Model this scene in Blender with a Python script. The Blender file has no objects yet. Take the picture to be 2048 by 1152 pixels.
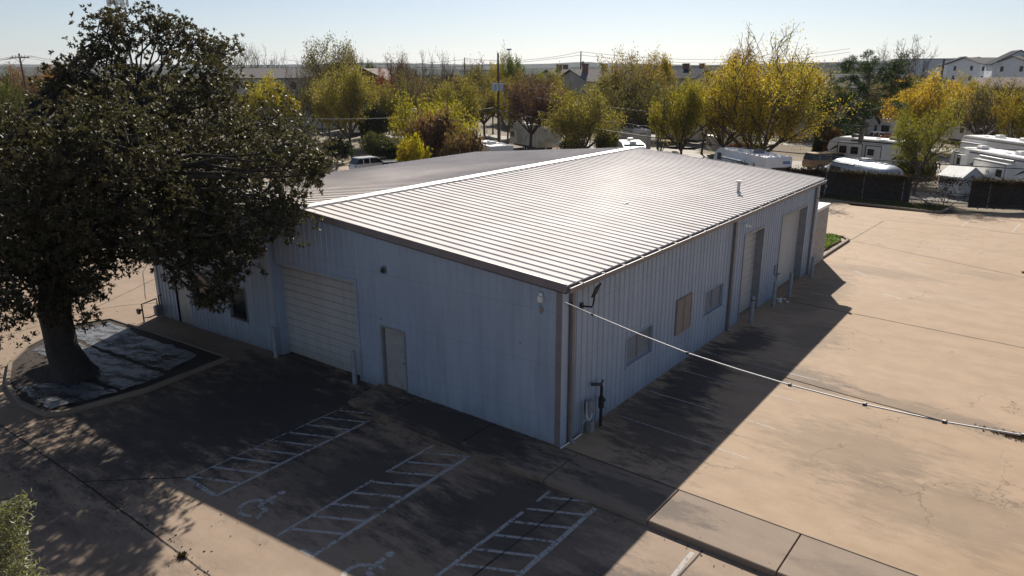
import bpy, math, random
import numpy as np
from mathutils import Vector, Matrix
SC = bpy.context.scene
COL = SC.collection
rad = math.radians

# ------------------------------------------------------------------ camera
CAM = np.array([-15.775, -10.538, 10.388])
YAW, PIT, ROL, FPX = rad(37.89), rad(-16.437), rad(-.17), 1451.0
cf = np.array([math.cos(PIT)*math.cos(YAW), math.cos(PIT)*math.sin(YAW), math.sin(PIT)])
_r = np.cross(cf, [0, 0, 1]); _r /= np.linalg.norm(_r); _u = np.cross(_r, cf)
cr = _r*math.cos(ROL)+_u*math.sin(ROL); cu = -_r*math.sin(ROL)+_u*math.cos(ROL)
cam = bpy.data.cameras.new('camera'); camo = bpy.data.objects.new('camera', cam); COL.objects.link(camo)
camo.matrix_world = Matrix(((cr[0], cu[0], -cf[0], CAM[0]), (cr[1], cu[1], -cf[1], CAM[1]), (cr[2], cu[2], -cf[2], CAM[2]), (0, 0, 0, 1)))
cam.sensor_width = 36; cam.lens = 36*FPX/2048; cam.clip_start = .1; cam.clip_end = 20000
SC.camera = camo

# ------------------------------------------------------------------ light
SUN_AZ, SUN_EL = rad(28.0), rad(34.0)          # direction towards the sun
w = bpy.data.worlds.new('World'); SC.world = w; w.use_nodes = True
sky = w.node_tree.nodes.new('ShaderNodeTexSky'); sky.sky_type = 'NISHITA'; sky.sun_disc = False
sky.sun_elevation = SUN_EL; sky.sun_rotation = rad(90)-SUN_AZ
sky.air_density = 1.0; sky.dust_density = .4; sky.ozone_density = 1.3; sky.altitude = 200
bg = w.node_tree.nodes['Background']; bg.inputs[1].default_value = .05
mt_ = w.node_tree.nodes.new('ShaderNodeMix'); mt_.data_type = 'RGBA'; mt_.blend_type = 'MULTIPLY'; mt_.inputs[0].default_value = 1; mt_.inputs[7].default_value = (.94, 1.0, 1.14, 1)
hs_ = w.node_tree.nodes.new('ShaderNodeHueSaturation'); hs_.inputs['Saturation'].default_value = .68; hs_.inputs['Value'].default_value = 1.0
w.node_tree.links.new(sky.outputs[0], hs_.inputs['Color']); w.node_tree.links.new(hs_.outputs[0], mt_.inputs[6]); w.node_tree.links.new(mt_.outputs[2], bg.inputs[0])
sl = bpy.data.lights.new('sun', 'SUN'); sl.energy = 5.0; sl.angle = rad(.5); sl.color = (1, .93, .83)
so = bpy.data.objects.new('sun', sl); COL.objects.link(so)
sd = Vector((math.cos(SUN_EL)*math.cos(SUN_AZ), math.cos(SUN_EL)*math.sin(SUN_AZ), math.sin(SUN_EL)))
so.rotation_euler = sd.to_track_quat('Z', 'Y').to_euler(); so.location = (0, 0, 60)
SC.view_settings.view_transform = 'Standard'; SC.view_settings.look = 'None'
SC.view_settings.exposure = 0.62; SC.view_settings.gamma = 1

# ------------------------------------------------------------------ helpers
def gz(x, y):
    t = min(1, max(0, (y-7)/16)); return -.15-.35*t*t*(3-2*t)
def ray(px, py):
    return cf+cr*((px-1024)/FPX)+cu*((576-py)/FPX)
def at_z(px, py, z=0.0):
    d = ray(px, py); t = (z-CAM[2])/d[2]; p = CAM+d*t; return Vector((p[0], p[1], z))
def at_d(px, py, depth):
    p = CAM+ray(px, py)*depth; return Vector(p.tolist())
def on_g(px, depth, row=300):
    p = at_d(px, row, depth); return Vector((p.x, p.y, gz(p.x, p.y)))
def z_at(py, depth):                             # world height seen at row py at a depth
    return float((CAM+ray(1024, py)*depth)[2])

def tag(o, label=None, cat=None, group=None, kind=None):
    if label: o['label'] = label
    if cat: o['category'] = cat
    if group: o['group'] = group
    if kind: o['kind'] = kind
    return o
def thing(name, loc, rz=0, label=None, cat=None, group=None):
    o = bpy.data.objects.new(name, None); COL.objects.link(o); o.location = loc; o.rotation_euler = (0, 0, rz)
    o.empty_display_size = .3
    return tag(o, label, cat, group)
def copy_tree(o, parent=None):
    c = o.copy(); COL.objects.link(c)
    if parent: c.parent = parent
    for ch in list(o.children): copy_tree(ch, c)
    return c

class MB:
    def __init__(s): s.v = []; s.f = []; s.m = []
    def poly(s, pts, m=0):
        i = len(s.v); s.v += [tuple(p) for p in pts]; s.f.append(tuple(range(i, i+len(pts)))); s.m.append(m); return s
    def hexa(s, p, m=0):                         # 8 points: bottom 4 ccw, top 4 ccw
        i = len(s.v); s.v += [tuple(q) for q in p]
        for q in ((3, 2, 1, 0), (4, 5, 6, 7), (0, 1, 5, 4), (1, 2, 6, 5), (2, 3, 7, 6), (3, 0, 4, 7)):
            s.f.append(tuple(i+k for k in q)); s.m.append(m)
        return s
    def box(s, x0, x1, y0, y1, z0, z1, m=0):
        return s.hexa([(x0, y0, z0), (x1, y0, z0), (x1, y1, z0), (x0, y1, z0), (x0, y0, z1), (x1, y0, z1), (x1, y1, z1), (x0, y1, z1)], m)
    def cbox(s, x0, x1, y0, y1, z0, z1, c=.02, m=0):   # box with chamfered upright and top edges
        def ring(k, z): return [(x0+c+k, y0+k, z), (x1-c-k, y0+k, z), (x1-k, y0+c+k, z), (x1-k, y1-c-k, z), (x1-c-k, y1-k, z), (x0+c+k, y1-k, z), (x0+k, y1-c-k, z), (x0+k, y0+c+k, z)]
        return s.loft([ring(0, z0), ring(0, z1-c), ring(c*.8, z1)], m)
    def loft(s, rings, m=0, cap=True):
        n = len(rings[0]); b = len(s.v)
        for r in rings: s.v += [tuple(q) for q in r]
        for a in range(len(rings)-1):
            for k in range(n):
                s.f.append((b+a*n+k, b+a*n+(k+1) % n, b+(a+1)*n+(k+1) % n, b+(a+1)*n+k)); s.m.append(m)
        if cap:
            s.f.append(tuple(b+k for k in reversed(range(n)))); s.m.append(m)
            s.f.append(tuple(b+(len(rings)-1)*n+k for k in range(n))); s.m.append(m)
        return s
    def tube(s, pts, r, n=8, m=0, cap=True):
        pts = [Vector(p) for p in pts]; rs = r if isinstance(r, (list, tuple)) else [r]*len(pts)
        rings = []; a = None
        for i, p in enumerate(pts):
            d = (pts[min(i+1, len(pts)-1)]-pts[max(i-1, 0)]).normalized()
            if a is None:
                a = d.cross(Vector((0, 0, 1)))
                if a.length < .05: a = d.cross(Vector((1, 0, 0)))
            a = (a-d*a.dot(d)).normalized(); b = d.cross(a)
            rings.append([p+a*(math.cos(2*math.pi*k/n)*rs[i])+b*(math.sin(2*math.pi*k/n)*rs[i]) for k in range(n)])
        return s.loft(rings, m, cap)
    def prism(s, prof, y0, y1, m=0):             # profile in x-z extruded along y
        return s.loft([[(x, y0, z) for x, z in prof], [(x, y1, z) for x, z in prof]], m)
    def build(s, name, mats, parent=None, smooth=False, loc=None):
        me = bpy.data.meshes.new(name); me.from_pydata(s.v, [], s.f)
        if not isinstance(mats, (list, tuple)): mats = [mats]
        for k in mats: me.materials.append(k)
        if len(mats) > 1: me.polygons.foreach_set('material_index', s.m)
        if smooth: me.polygons.foreach_set('use_smooth', [True]*len(me.polygons))
        me.update()
        o = bpy.data.objects.new(name, me); COL.objects.link(o)
        if parent: o.parent = parent
        if loc is not None: o.location = loc
        return o

# ------------------------------------------------------------------ materials
class NT:
    def __init__(s, m): s.t = m.node_tree; s.N = s.t.nodes; s.L = s.t.links
    def put(s, sock, v):
        if v is None: return
        if hasattr(v, 'is_output') or hasattr(v, 'links'): s.L.new(v, sock)
        else:
            try: sock.default_value = v
            except Exception: sock.default_value = (*v, 1)
    def node(s, t, ins=None, **kw):
        n = s.N.new(t)
        for k, v in kw.items(): setattr(n, k, v)
        for k, v in (ins or {}).items(): s.put(n.inputs[k], v)
        return n
    def math(s, op, a, b=None, c=None, clamp=False):
        n = s.N.new('ShaderNodeMath'); n.operation = op; n.use_clamp = clamp
        for i, v in enumerate((a, b, c)): s.put(n.inputs[i], v)
        return n.outputs[0]
    def mix(s, f, a, b, mode='MIX'):
        n = s.N.new('ShaderNodeMix'); n.data_type = 'RGBA'; n.blend_type = mode
        s.put(n.inputs[0], f); s.put(n.inputs[6], a); s.put(n.inputs[7], b); return n.outputs[2]
    def noise(s, vec, scale, detail=4, rough=.55, col=False):
        n = s.node('ShaderNodeTexNoise', {'Scale': scale, 'Detail': detail, 'Roughness': rough})
        if vec is not None: s.L.new(vec, n.inputs['Vector'])
        return n.outputs[1 if col else 0]
    def step(s, v, a, b):
        n = s.node('ShaderNodeMapRange', {'From Min': a, 'From Max': b}, interpolation_type='SMOOTHSTEP')
        s.L.new(v, n.inputs[0]); return n.outputs[0]
    def maprot(s, vec, loc=(0, 0, 0), rot=0, scale=(1, 1, 1), vt='TEXTURE'):
        n = s.node('ShaderNodeMapping', vector_type=vt); s.L.new(vec, n.inputs[0])
        n.inputs['Location'].default_value = loc; n.inputs['Rotation'].default_value = (0, 0, rot); n.inputs['Scale'].default_value = scale
        return n.outputs[0]
    def bump(s, h, strength, dist=.02):
        n = s.node('ShaderNodeBump', {'Strength': strength, 'Distance': dist}); s.L.new(h, n.inputs['Height']); return n.outputs[0]
def newmat(name):
    m = bpy.data.materials.new(name); m.use_nodes = True; t = NT(m); b = t.N['Principled BSDF']; return m, t, b
def c3(c, k=1): return (c[0]*k, c[1]*k, c[2]*k, 1)
def M(name, col, rough=.6, metal=0, var=.12, scale=3.0, bump=0, spec=None, dirt=0, dirtcol=(.1, .08, .06)):
    m, t, b = newmat(name); co = t.node('ShaderNodeTexCoord').outputs['Object']
    n = t.noise(co, scale, 5, .6)
    v = t.step(n, .3, .7); c = t.mix(v, c3(col, 1-var), c3(col, 1+var))
    if dirt:
        d = t.math('MULTIPLY', t.step(t.noise(co, scale*.6, 6, .7), .5, .75), dirt); c = t.mix(d, c, c3(dirtcol))
    t.put(b.inputs['Base Color'], c); b.inputs['Roughness'].default_value = rough; b.inputs['Metallic'].default_value = metal
    if spec is not None: b.inputs['Specular IOR Level'].default_value = spec
    if bump: t.put(b.inputs['Normal'], t.bump(t.noise(co, scale*8, 4), bump))
    return m

def concrete(name, base, tint, stains_shade=(), dark=(.055, .048, .045), streak=0, sx=0.0, crack=.5, wear=.5):
    m, t, b = newmat(name); pos = t.node('ShaderNodeNewGeometry').outputs['Position']
    st = t.maprot(pos, rot=rad(sx), scale=(1, 5, 1))
    n1 = t.step(t.noise(pos, .12, 5, .6), .35, .7); n2 = t.noise(pos, 1.1, 8, .65); n3 = t.noise(pos, 26, 3, .7)
    n4 = t.step(t.noise(t.maprot(pos, scale=(.5, 2.6, 1)), .6, 8, .68), .40, .70)
    c = t.mix(n1, c3(base), c3(tint))
    c = t.mix(t.math('MULTIPLY', n4, .38*wear*2), c, c3(base, .62))
    c = t.mix(t.math('MULTIPLY', t.step(n2, .35, .7), .42), c, c3(base, .72))
    c = t.mix(t.math('MULTIPLY', t.step(t.noise(pos, 3.7, 6, .7), .6, .8), .25), c, c3(base, 1.25))
    c = t.mix(t.math('MULTIPLY', t.step(n3, .3, .75), .3), c, c3(base, .6))
    for (x, y, rx, ry, a, k) in stains_shade:  # dark ellipses: real stains, plus building and tree shade painted into the colour
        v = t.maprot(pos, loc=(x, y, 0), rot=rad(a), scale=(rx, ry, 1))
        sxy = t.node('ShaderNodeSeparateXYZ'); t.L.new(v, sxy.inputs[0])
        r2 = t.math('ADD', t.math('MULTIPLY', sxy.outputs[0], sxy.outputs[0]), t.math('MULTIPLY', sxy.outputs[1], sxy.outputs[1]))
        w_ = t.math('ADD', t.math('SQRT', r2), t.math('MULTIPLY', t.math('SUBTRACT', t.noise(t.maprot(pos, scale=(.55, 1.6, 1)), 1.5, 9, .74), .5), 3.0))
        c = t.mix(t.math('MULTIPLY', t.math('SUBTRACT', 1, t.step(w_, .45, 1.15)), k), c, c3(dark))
    # hairline cracks
    vo = t.node('ShaderNodeTexVoronoi', {'Scale': .16}, feature='DISTANCE_TO_EDGE')
    wv = t.node('ShaderNodeVectorMath', operation='ADD'); t.L.new(pos, wv.inputs[0])
    sc_ = t.node('ShaderNodeVectorMath', operation='SCALE'); t.L.new(t.noise(pos, .5, 5, .6, True), sc_.inputs[0]); sc_.inputs['Scale'].default_value = 3.2
    t.L.new(sc_.outputs[0], wv.inputs[1]); t.L.new(wv.outputs[0], vo.inputs['Vector'])
    cr_ = t.math('MULTIPLY', t.math('SUBTRACT', 1, t.step(vo.outputs[0], .0012, .0055)), t.step(t.noise(pos, .3, 3), .44, .54))
    c = t.mix(t.math('MULTIPLY', cr_, crack), c, c3(base, .3))
    # small dark specks
    vs = t.node('ShaderNodeTexVoronoi', {'Scale': 1.3}); t.L.new(pos, vs.inputs['Vector'])
    sp = t.math('SUBTRACT', 1, t.step(vs.outputs['Distance'], .02, .045))
    c = t.mix(t.math('MULTIPLY', sp, .55), c, c3(dark))
    t.put(b.inputs['Base Color'], c); b.inputs['Roughness'].default_value = .82; b.inputs['Specular IOR Level'].default_value = .3
    t.put(b.inputs['Normal'], t.bump(t.math('ADD', n3, t.noise(pos, 5, 5)), .25, .01))
    return m

def leafmat(name, col=None, trans=.45, rough=.5, spec=.3, hue=.25, tcol=1.5):
    m, t, b = newmat(name)
    if col is None: base = t.node('ShaderNodeObjectInfo').outputs['Color']
    else:
        rgb = t.node('ShaderNodeRGB'); rgb.outputs[0].default_value = c3(col); base = rgb.outputs[0]
    g = t.node('ShaderNodeNewGeometry'); rnd = g.outputs['Random Per Island']
    co = t.node('ShaderNodeTexCoord').outputs['Object']
    n = t.step(t.noise(co, .35, 3, .6), .3, .7)
    h = t.node('ShaderNodeHueSaturation', {'Saturation': 1.0})
    t.put(h.inputs['Hue'], t.math('ADD', .5-.035*hue*2, t.math('MULTIPLY', t.math('ADD', t.math('MULTIPLY', n, .6), t.math('MULTIPLY', rnd, .4)), .07*hue*2)))
    t.put(h.inputs['Value'], t.math('ADD', .62, t.math('MULTIPLY', rnd, .8)))
    t.L.new(base, h.inputs['Color'])
    t.L.new(h.outputs[0], b.inputs['Base Color']); b.inputs['Roughness'].default_value = rough; b.inputs['Specular IOR Level'].default_value = spec
    tr = t.node('ShaderNodeBsdfTranslucent')
    t.L.new(t.mix(1, h.outputs[0], (tcol, tcol, tcol*.55, 1), 'MULTIPLY'), tr.inputs[0])
    mx = t.node('ShaderNodeMixShader', {0: trans}); t.L.new(b.outputs[0], mx.inputs[1]); t.L.new(tr.outputs[0], mx.inputs[2])
    t.L.new(mx.outputs[0], t.N['Material Output'].inputs[0]); return m

def groundmat():
    m, t, b = newmat('park_ground'); pos = t.node('ShaderNodeNewGeometry').outputs['Position']
    a = t.step(t.noise(pos, .05, 5, .6), .42, .58); n = t.noise(pos, .7, 7, .7)
    c = t.mix(a, (.16, .125, .085, 1), (.25, .215, .17, 1)); c = t.mix(t.math('MULTIPLY', t.step(n, .4, .7), .5), c, (.09, .085, .035, 1))
    c = t.mix(t.math('MULTIPLY', t.step(t.noise(pos, 12, 4, .7), .4, .7), .35), c, (.3, .26, .2, 1))
    # far off: wooded suburb tones
    ln = t.node('ShaderNodeVectorMath', operation='LENGTH'); t.L.new(pos, ln.inputs[0])
    far = t.step(ln.outputs['Value'], 220, 320)
    w1 = t.step(t.noise(pos, .035, 8, .7), .35, .65); fc = t.mix(w1, (.045, .04, .022, 1), (.11, .085, .045, 1))
    c = t.mix(far, c, fc)
    t.L.new(c, b.inputs['Base Color']); b.inputs['Roughness'].default_value = .95; b.inputs['Specular IOR Level'].default_value = .1
    t.put(b.inputs['Normal'], t.bump(n, .5, .05)); return m

TAUPE = (.19, .168, .165)
WALLC = (.34, .41, .50)
def wallmat(name, col, dirt=.35):
    m, t, b = newmat(name); pos = t.node('ShaderNodeNewGeometry').outputs['Position']
    n = t.noise(t.maprot(pos, scale=(.6, .6, 4)), 1.3, 6, .65)
    c = t.mix(t.step(n, .35, .7), c3(col), c3(col, .84))
    sp = t.node('ShaderNodeSeparateXYZ'); t.L.new(pos, sp.inputs[0])
    pn = t.math('FLOOR', t.math('MULTIPLY', t.math('ADD', sp.outputs[0], sp.outputs[1]), 1/.915)); wn_ = t.node('ShaderNodeTexWhiteNoise', noise_dimensions='1D'); t.L.new(pn, wn_.inputs['W'])
    c = t.mix(t.math('MULTIPLY', wn_.outputs[0], .22), c, c3((col[0]*.72, col[1]*.76, col[2]*.85)))
    sc_ = t.math('MULTIPLY', t.math('LESS_THAN', t.math('ABSOLUTE', t.math('SUBTRACT', t.math('FRACT', t.math('MULTIPLY', sp.outputs[2], .62)), .5)), .012), .22); c = t.mix(sc_, c, c3(col, .45))
    low = t.math('SUBTRACT', 1, t.step(t.math('ADD', sp.outputs[2], t.math('MULTIPLY', t.noise(pos, 2.5, 5, .7), .9)), .1, 1.15))
    c = t.mix(t.math('MULTIPLY', low, dirt), c, (.10, .095, .085, 1))
    vs = t.node('ShaderNodeTexVoronoi', {'Scale': .9}); t.L.new(pos, vs.inputs['Vector'])
    c = t.mix(t.math('MULTIPLY', t.math('SUBTRACT', 1, t.step(vs.outputs['Distance'], .02, .04)), .8), c, (.06, .05, .045, 1))
    c = t.mix(t.math('MULTIPLY', t.step(t.noise(t.maprot(pos, scale=(.25, .25, 3)), 1.7, 6, .75), .58, .8), .22), c, (.28, .24, .19, 1))
    t.L.new(c, b.inputs['Base Color']); b.inputs['Roughness'].default_value = .5; return m
m_wall = wallmat('wall_metal', WALLC)
m_doorp = wallmat('door_panels', (.45, .455, .45), .45)
m_taupe = M('taupe_trim', TAUPE, .5, 0, .1, 2)
m_roof = M('roof_metal', (.715, .665, .63), .85, .0, .06, .6, dirt=.22, dirtcol=(.36, .31, .27), spec=.05)
m_ridge = M('ridge_metal', (.52, .49, .47), .5, .15, .05, 1)
m_black = M('black_iron', (.02, .02, .022), .5)
m_dark = M('dark_glass', (.012, .014, .018), .12, 0, 0, 1)
m_grey = M('grey_metal', (.28, .29, .3), .5, .3)
m_white = M('white_paint', (.72, .72, .70), .45, 0, .06, 1.5, dirt=.25, dirtcol=(.4, .37, .33))
m_shut = M('shutter_tan', (.25, .20, .17), .6, 0, .08, 3)
m_shutb = M('shutter_grey', (.19, .205, .23), .6, 0, .08, 3)
m_boll = M('bollard_paint', (.24, .28, .31), .6, 0, .15, 4, dirt=.5, dirtcol=(.2, .15, .1))
m_wood = M('pole_wood', (.085, .065, .05), .85, 0, .2, 6, bump=.3)
m_bark = M('bark', (.075, .06, .048), .9, 0, .3, 6, bump=.8)
m_barkl = M('bark_pale', (.14, .115, .09), .9, 0, .25, 6, bump=.5)
m_chrome = M('aluminium', (.5, .55, .62), .38, .7, .03, 2)
m_tyre = M('tyre', (.02, .02, .02), .85)
m_brick = M('brick', (.2, .11, .075), .85, 0, .2, 6)
m_shing = M('shingle', (.16, .15, .145), .95, 0, .15, 3, spec=.05)
m_shingd = M('shingle_dark', (.035, .04, .055), .95, 0, .15, 3, spec=.05)
m_cream = M('cream_siding', (.48, .44, .38), .7, 0, .1, 1)
m_vinyl = M('white_siding', (.66, .68, .7), .6, 0, .05, 1)
m_rvwhite = M('rv_white', (.78, .77, .75), .35, 0, .05, .8, dirt=.12, dirtcol=(.4, .35, .3))
m_rvcream = M('rv_cream', (.62, .59, .52), .4, 0, .06, .8, dirt=.2, dirtcol=(.35, .3, .24))
m_rvroof = M('rv_roof', (.80, .78, .75), .7, 0, .1, 1.2, dirt=.5, dirtcol=(.25, .21, .17))
m_rvtan = M('rv_tan', (.34, .29, .23), .45, 0, .08, 1)
m_rvgrey = M('rv_grey', (.16, .16, .17), .4)
m_rvblack = M('rv_black', (.02, .02, .025), .35)
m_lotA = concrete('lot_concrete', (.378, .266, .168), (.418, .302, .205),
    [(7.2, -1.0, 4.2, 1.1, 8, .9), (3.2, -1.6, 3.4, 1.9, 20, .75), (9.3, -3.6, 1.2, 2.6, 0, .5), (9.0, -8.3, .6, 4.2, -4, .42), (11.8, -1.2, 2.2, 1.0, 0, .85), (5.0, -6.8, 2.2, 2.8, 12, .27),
     (3.2, -9.5, 2.0, 3.2, 8, .25), (29.2, -7.6, 1.0, 1.6, 0, .2), (20.5, -1.5, 5, 1.2, 0, .35), (13.8, -3.2, 2.5, 1.2, 0, .3), (26.5, -3.0, 1.2, 3.5, 0, .25)], crack=.55)  # ellipses close to the long wall mix real staining with painted building shade
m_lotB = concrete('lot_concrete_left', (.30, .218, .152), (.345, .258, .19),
    [(-11, 6, 2.0, 5.5, 0, .38), (-4.2, 3.6, 2.2, 1.0, 0, .6), (-3.4, -.6, 1.8, 1.7, 0, .7), (-3.2, 8.5, 3.2, 3.5, 0, .9), (-3.6, 9.5, 5.0, 3.6, 0, .8), (-5.5, 10.5, 5.5, 4.5, 0, .75), (-4.6, 3.9, 2.6, 3.4, 0, .6), (-3.5, -1, 3, 3.5, 0, .5), (-4.6, .4, 1.4, 1.0, 20, .45), (-4.0, -4.6, .9, 2.2, 40, .5), (-1.5, 11.5, 2.8, 3.5, 0, .7)], crack=.35)  # ellipses by the gable blend stains with painted shade; the first paints oak shade
m_walk = concrete('sidewalk_concrete', (.30, .225, .165), (.235, .18, .14), [(-.9, -3.0, .6, 2.4, 0, .6), (-.9, 3.4, 1.6, 4.6, 0, .92), (-.9, -9, .5, 2, 0, .3)], crack=.1, wear=.9)  # strongest ellipse, beside the gable, paints building shade into the concrete colour
m_kerb = concrete('kerb_concrete', (.27, .215, .16), (.2, .16, .125), [], crack=0)
m_joint = M('joint_tar', (.028, .022, .018), .9, 0, .3, 4)
m_road = concrete('park_road', (.27, .24, .21), (.32, .285, .245), [], crack=.3)
m_gravel = concrete('gravel', (.33, .29, .24), (.22, .2, .15), [], crack=0)
def paintmat():
    m, t, b = newmat('worn_paint'); pos = t.node('ShaderNodeNewGeometry').outputs['Position']
    n = t.math('ADD', t.math('MULTIPLY', t.noise(pos, 9, 5, .75), .75), t.math('MULTIPLY', t.noise(pos, .8, 3, .6), .5))
    a = t.step(n, .51, .62)
    b.inputs['Base Color'].default_value = (.62, .62, .6, 1); b.inputs['Roughness'].default_value = .8
    tr = t.node('ShaderNodeBsdfTransparent'); mx = t.node('ShaderNodeMixShader')
    t.L.new(t.math('ADD', t.math('MULTIPLY', a, .46), .08), mx.inputs[0]); t.L.new(tr.outputs[0], mx.inputs[1]); t.L.new(b.outputs[0], mx.inputs[2])
    t.L.new(mx.outputs[0], t.N['Material Output'].inputs[0]); return m
m_paint = paintmat()

# ------------------------------------------------------------------ ground, lots, roads
def grid_sheet(name, xs, ys, hf, mat, keep=None):
    mb = MB(); nx = len(xs); ny = len(ys)
    mb.v = [(x, y, hf(x, y)) for y in ys for x in xs]
    for j in range(ny-1):
        for i in range(nx-1):
            if keep and not keep((xs[i]+xs[i+1])/2, (ys[j]+ys[j+1])/2): continue
            mb.f.append((j*nx+i, j*nx+i+1, (j+1)*nx+i+1, (j+1)*nx+i)); mb.m.append(0)
    return tag(mb.build(name, mat), kind='structure')
near = [k*2. for k in range(3, 13)]
grid_sheet('ground', [-9000, -1000, -200, -60, 0, 50, 100, 200, 400, 1000, 3000, 9000], [-9000, -1000, -200, -60, 0]+near+[60, 120, 300, 1000, 3000, 9000], lambda x, y: gz(x, y)-.02, groundmat())
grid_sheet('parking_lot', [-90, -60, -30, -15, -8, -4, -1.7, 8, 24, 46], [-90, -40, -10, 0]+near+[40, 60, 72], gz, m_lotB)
lot = MB(); la = [(-.02, -90), (75, -60), (54.5, -14), (52.5, -8), (47.7, -2.8), (47.6, 3.7), (51, 5.4), (49, 10), (49, 12), (25, 12), (25, .65), (-.02, .65)]
lot.poly([(x, y, 0) for x, y in la])
for i in range(len(la)):
    a, b_ = la[i], la[(i+1) % len(la)]; lot.poly([(a[0], a[1], -.4), (b_[0], b_[1], -.4), (b_[0], b_[1], 0), (a[0], a[1], 0)])
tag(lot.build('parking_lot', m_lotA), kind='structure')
def strip(mb, pts, wd, hf, step=1.0, ragged=0, rng=random.Random(3)):
    for a, b_ in zip(pts[:-1], pts[1:]):
        a = Vector((a[0], a[1])); b_ = Vector((b_[0], b_[1])); d = b_-a; L = d.length; n = max(1, int(L/step)); q = Vector((-d.y, d.x))/L*wd/2
        P = []
        for k in range(n+1):
            c = a+d*(k/n)+q*(rng.uniform(-1, 1)*ragged); wq = q*(1+rng.uniform(-1, 1)*ragged*.5)
            P.append((c-wq, c+wq))
        for k in range(n):
            u0, u1 = P[k]; v0, v1 = P[k+1]
            mb.poly([(p.x, p.y, hf(p.x, p.y)) for p in (u0, v0, v1, u1)])
zA = lambda x, y: .004
zB = lambda x, y: gz(x, y)+.004
jm = MB()
for pts in ([(18.1, -3.67), (17.2, -16), (16.5, -30)], [(33.8, .1), (30, -9.2), (26, -25)], [(18.1, -3.6), (18.3, 0)], [(42.6, .1), (43.2, -4.9), (42.3, -9.5), (41, -20)], [(33.9, .35), (42.3, .1)]):
    strip(jm, pts, .05, zA, .5, .35)
strip(jm, [(0.0, -.0), (0.0, -40)], .035, lambda x, y: .006, .5, .1)
tag(jm.build('pavement_joints', m_joint), kind='structure')
jb = MB()
for pts in ([(-9.25, 19), (-9.22, 3), (-9.2, -30)], [(-9.2, 9.3), (-7.4, 7.25)], [(-2.0, 26), (-.3, 25.3), (.9, 24.3), (8, 23.2)], [(.5, 25.6), (3, 31), (9, 40)], [(-9, 24.5), (-2, 26), (12, 35)], [(-9.2, -5), (-1.8, -5.2)], [(-9.2, -1.55), (-1.8, -1.65)]):
    strip(jb, pts, .045, zB, .4, .4)
tag(jb.build('pavement_joints', m_joint), kind='structure')

# sidewalk with kerb face
sw = MB(); e = .012
js = [7.3]+[2.45-3.1*k+3.1 for k in range(0, 14)]
js = [7.32, 5.55, 2.45, -.65, -3.75, -6.85, -9.95, -13.05, -16.15, -19.25, -22.35]
for y1, y0 in zip(js[:-1], js[1:]):
    x0 = -1.72
    ring = lambda k, z: [(x0+k, y0+e+k*.3, z), (-.03, y0+e+k*.3, z), (-.03, y1-e-k*.3, z), (x0+k, y1-e-k*.3, z)]
    sw.loft([ring(0, -.32), ring(0, -.03), ring(.012, -.008), ring(.035, .003)])
swo = sw.build('sidewalk', m_walk); tag(swo, kind='structure')
kb = MB(); kb.tube([(-1.0, 7.36, -.06), (-.02, 7.5, -.06)], .06, 6); tag(kb.build('kerb', m_kerb), kind='structure')

# painted markings
pm = MB()
def pl(a, b_, wd=.1, hf=zB): strip(pm, [a, b_], wd, hf, .5, .12)
pl((-7.42, 5.78), (-2.0, 5.88)); pl((-7.42, 7.2), (-2.0, 7.28), .05); pl((-7.42, 5.78), (-7.42, 7.2), .13)
for k in range(9): x = -7.3+k*.64; pl((x, 7.2), (x+.62, 5.84), .085)
pl((-7.45, 3.05), (-4.4, 3.12), .09); pl((-3.9, 3.13), (-2.0, 3.15), .09); pl((-7.45, 1.75), (-1.9, 1.9), .12); pl((-7.42, 1.78), (-7.42, 2.15), .12)
for k in range(8): x = -7.1+k*.66; pl((x, 3.05), (x+.66, 1.85), .09)
pl((-7.5, -.95), (-3.1, -1.0), .1); pl((-2.5, -1.0), (-1.9, -1.0), .09); pl((-7.5, -2.4), (-1.85, -2.35), .13)
for k in range(8): x = -7.0+k*.68; pl((x, -1.0), (x+.66, -2.3), .09)
pl((-7.5, -5.1), (-2.0, -5.05), .11)
pl((-7.5, -8.3), (-2.0, -8.2), .11)
def symbol(cx, cy, s=1.0, wear=0):
    # wheelchair sign, upright towards +x, right is -y
    def T(u, v): return (cx+v*s, cy-u*s)
    pts = [T(.34*math.cos(a)-.03, .34*math.sin(a)-.28) for a in [rad(100+k*13) for k in range(18)]]
    strip(pm, pts, .12*s, zB, .2, .1)
    strip(pm, [T(-.05, .42), T(.0, -.12), T(.3, -.14)], .12*s, zB, .2)
    strip(pm, [T(.3, -.12), T(.42, -.46), T(.52, -.43)], .11*s, zB, .2)
    strip(pm, [T(-.02, .18), T(.24, .16)], .09*s, zB, .2)
    q = [T(.1*math.cos(a)-.05, .1*math.sin(a)+.58) for a in [rad(k*30) for k in range(12)]]
    pm.poly([(x, y, zB(x, y)) for x, y in reversed(q)])
symbol(-6.85, 4.5, 1.0); symbol(-6.9, .35, 1.05); symbol(-6.9, -3.7, 1.0)
tag(pm.build('parking_markings', m_paint), kind='structure')
pm = MB()
for x in (2.8, 5.05, 7.4, 9.6): strip(pm, [(x, -.25), (x-.15, -4.6)], .05, zA, .5, .15)
for x in (34.5, 37, 39.5, 42): strip(pm, [(x+.5, -3.5-(x-34)*.2), (x+.6, -4.6-(x-34)*.2)], .08, zA, .5, .15)
for k in range(5): strip(pm, [(43.2, -4.7-3*k), (46.8, -4.9-3*k)], .09, zA, .5, .15)
for a, b_ in (((26, -1.8), (25.2, -2.6)), ((22.3, -4), (21.7, -5)), ((30.2, -3.4), (29.8, -4.6)), ((20.3, -1.1), (20.2, -2.2))): strip(pm, [a, b_], .12, zA, .3, .3)
tag(pm.build('parking_markings', m_paint), kind='structure')

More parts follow.
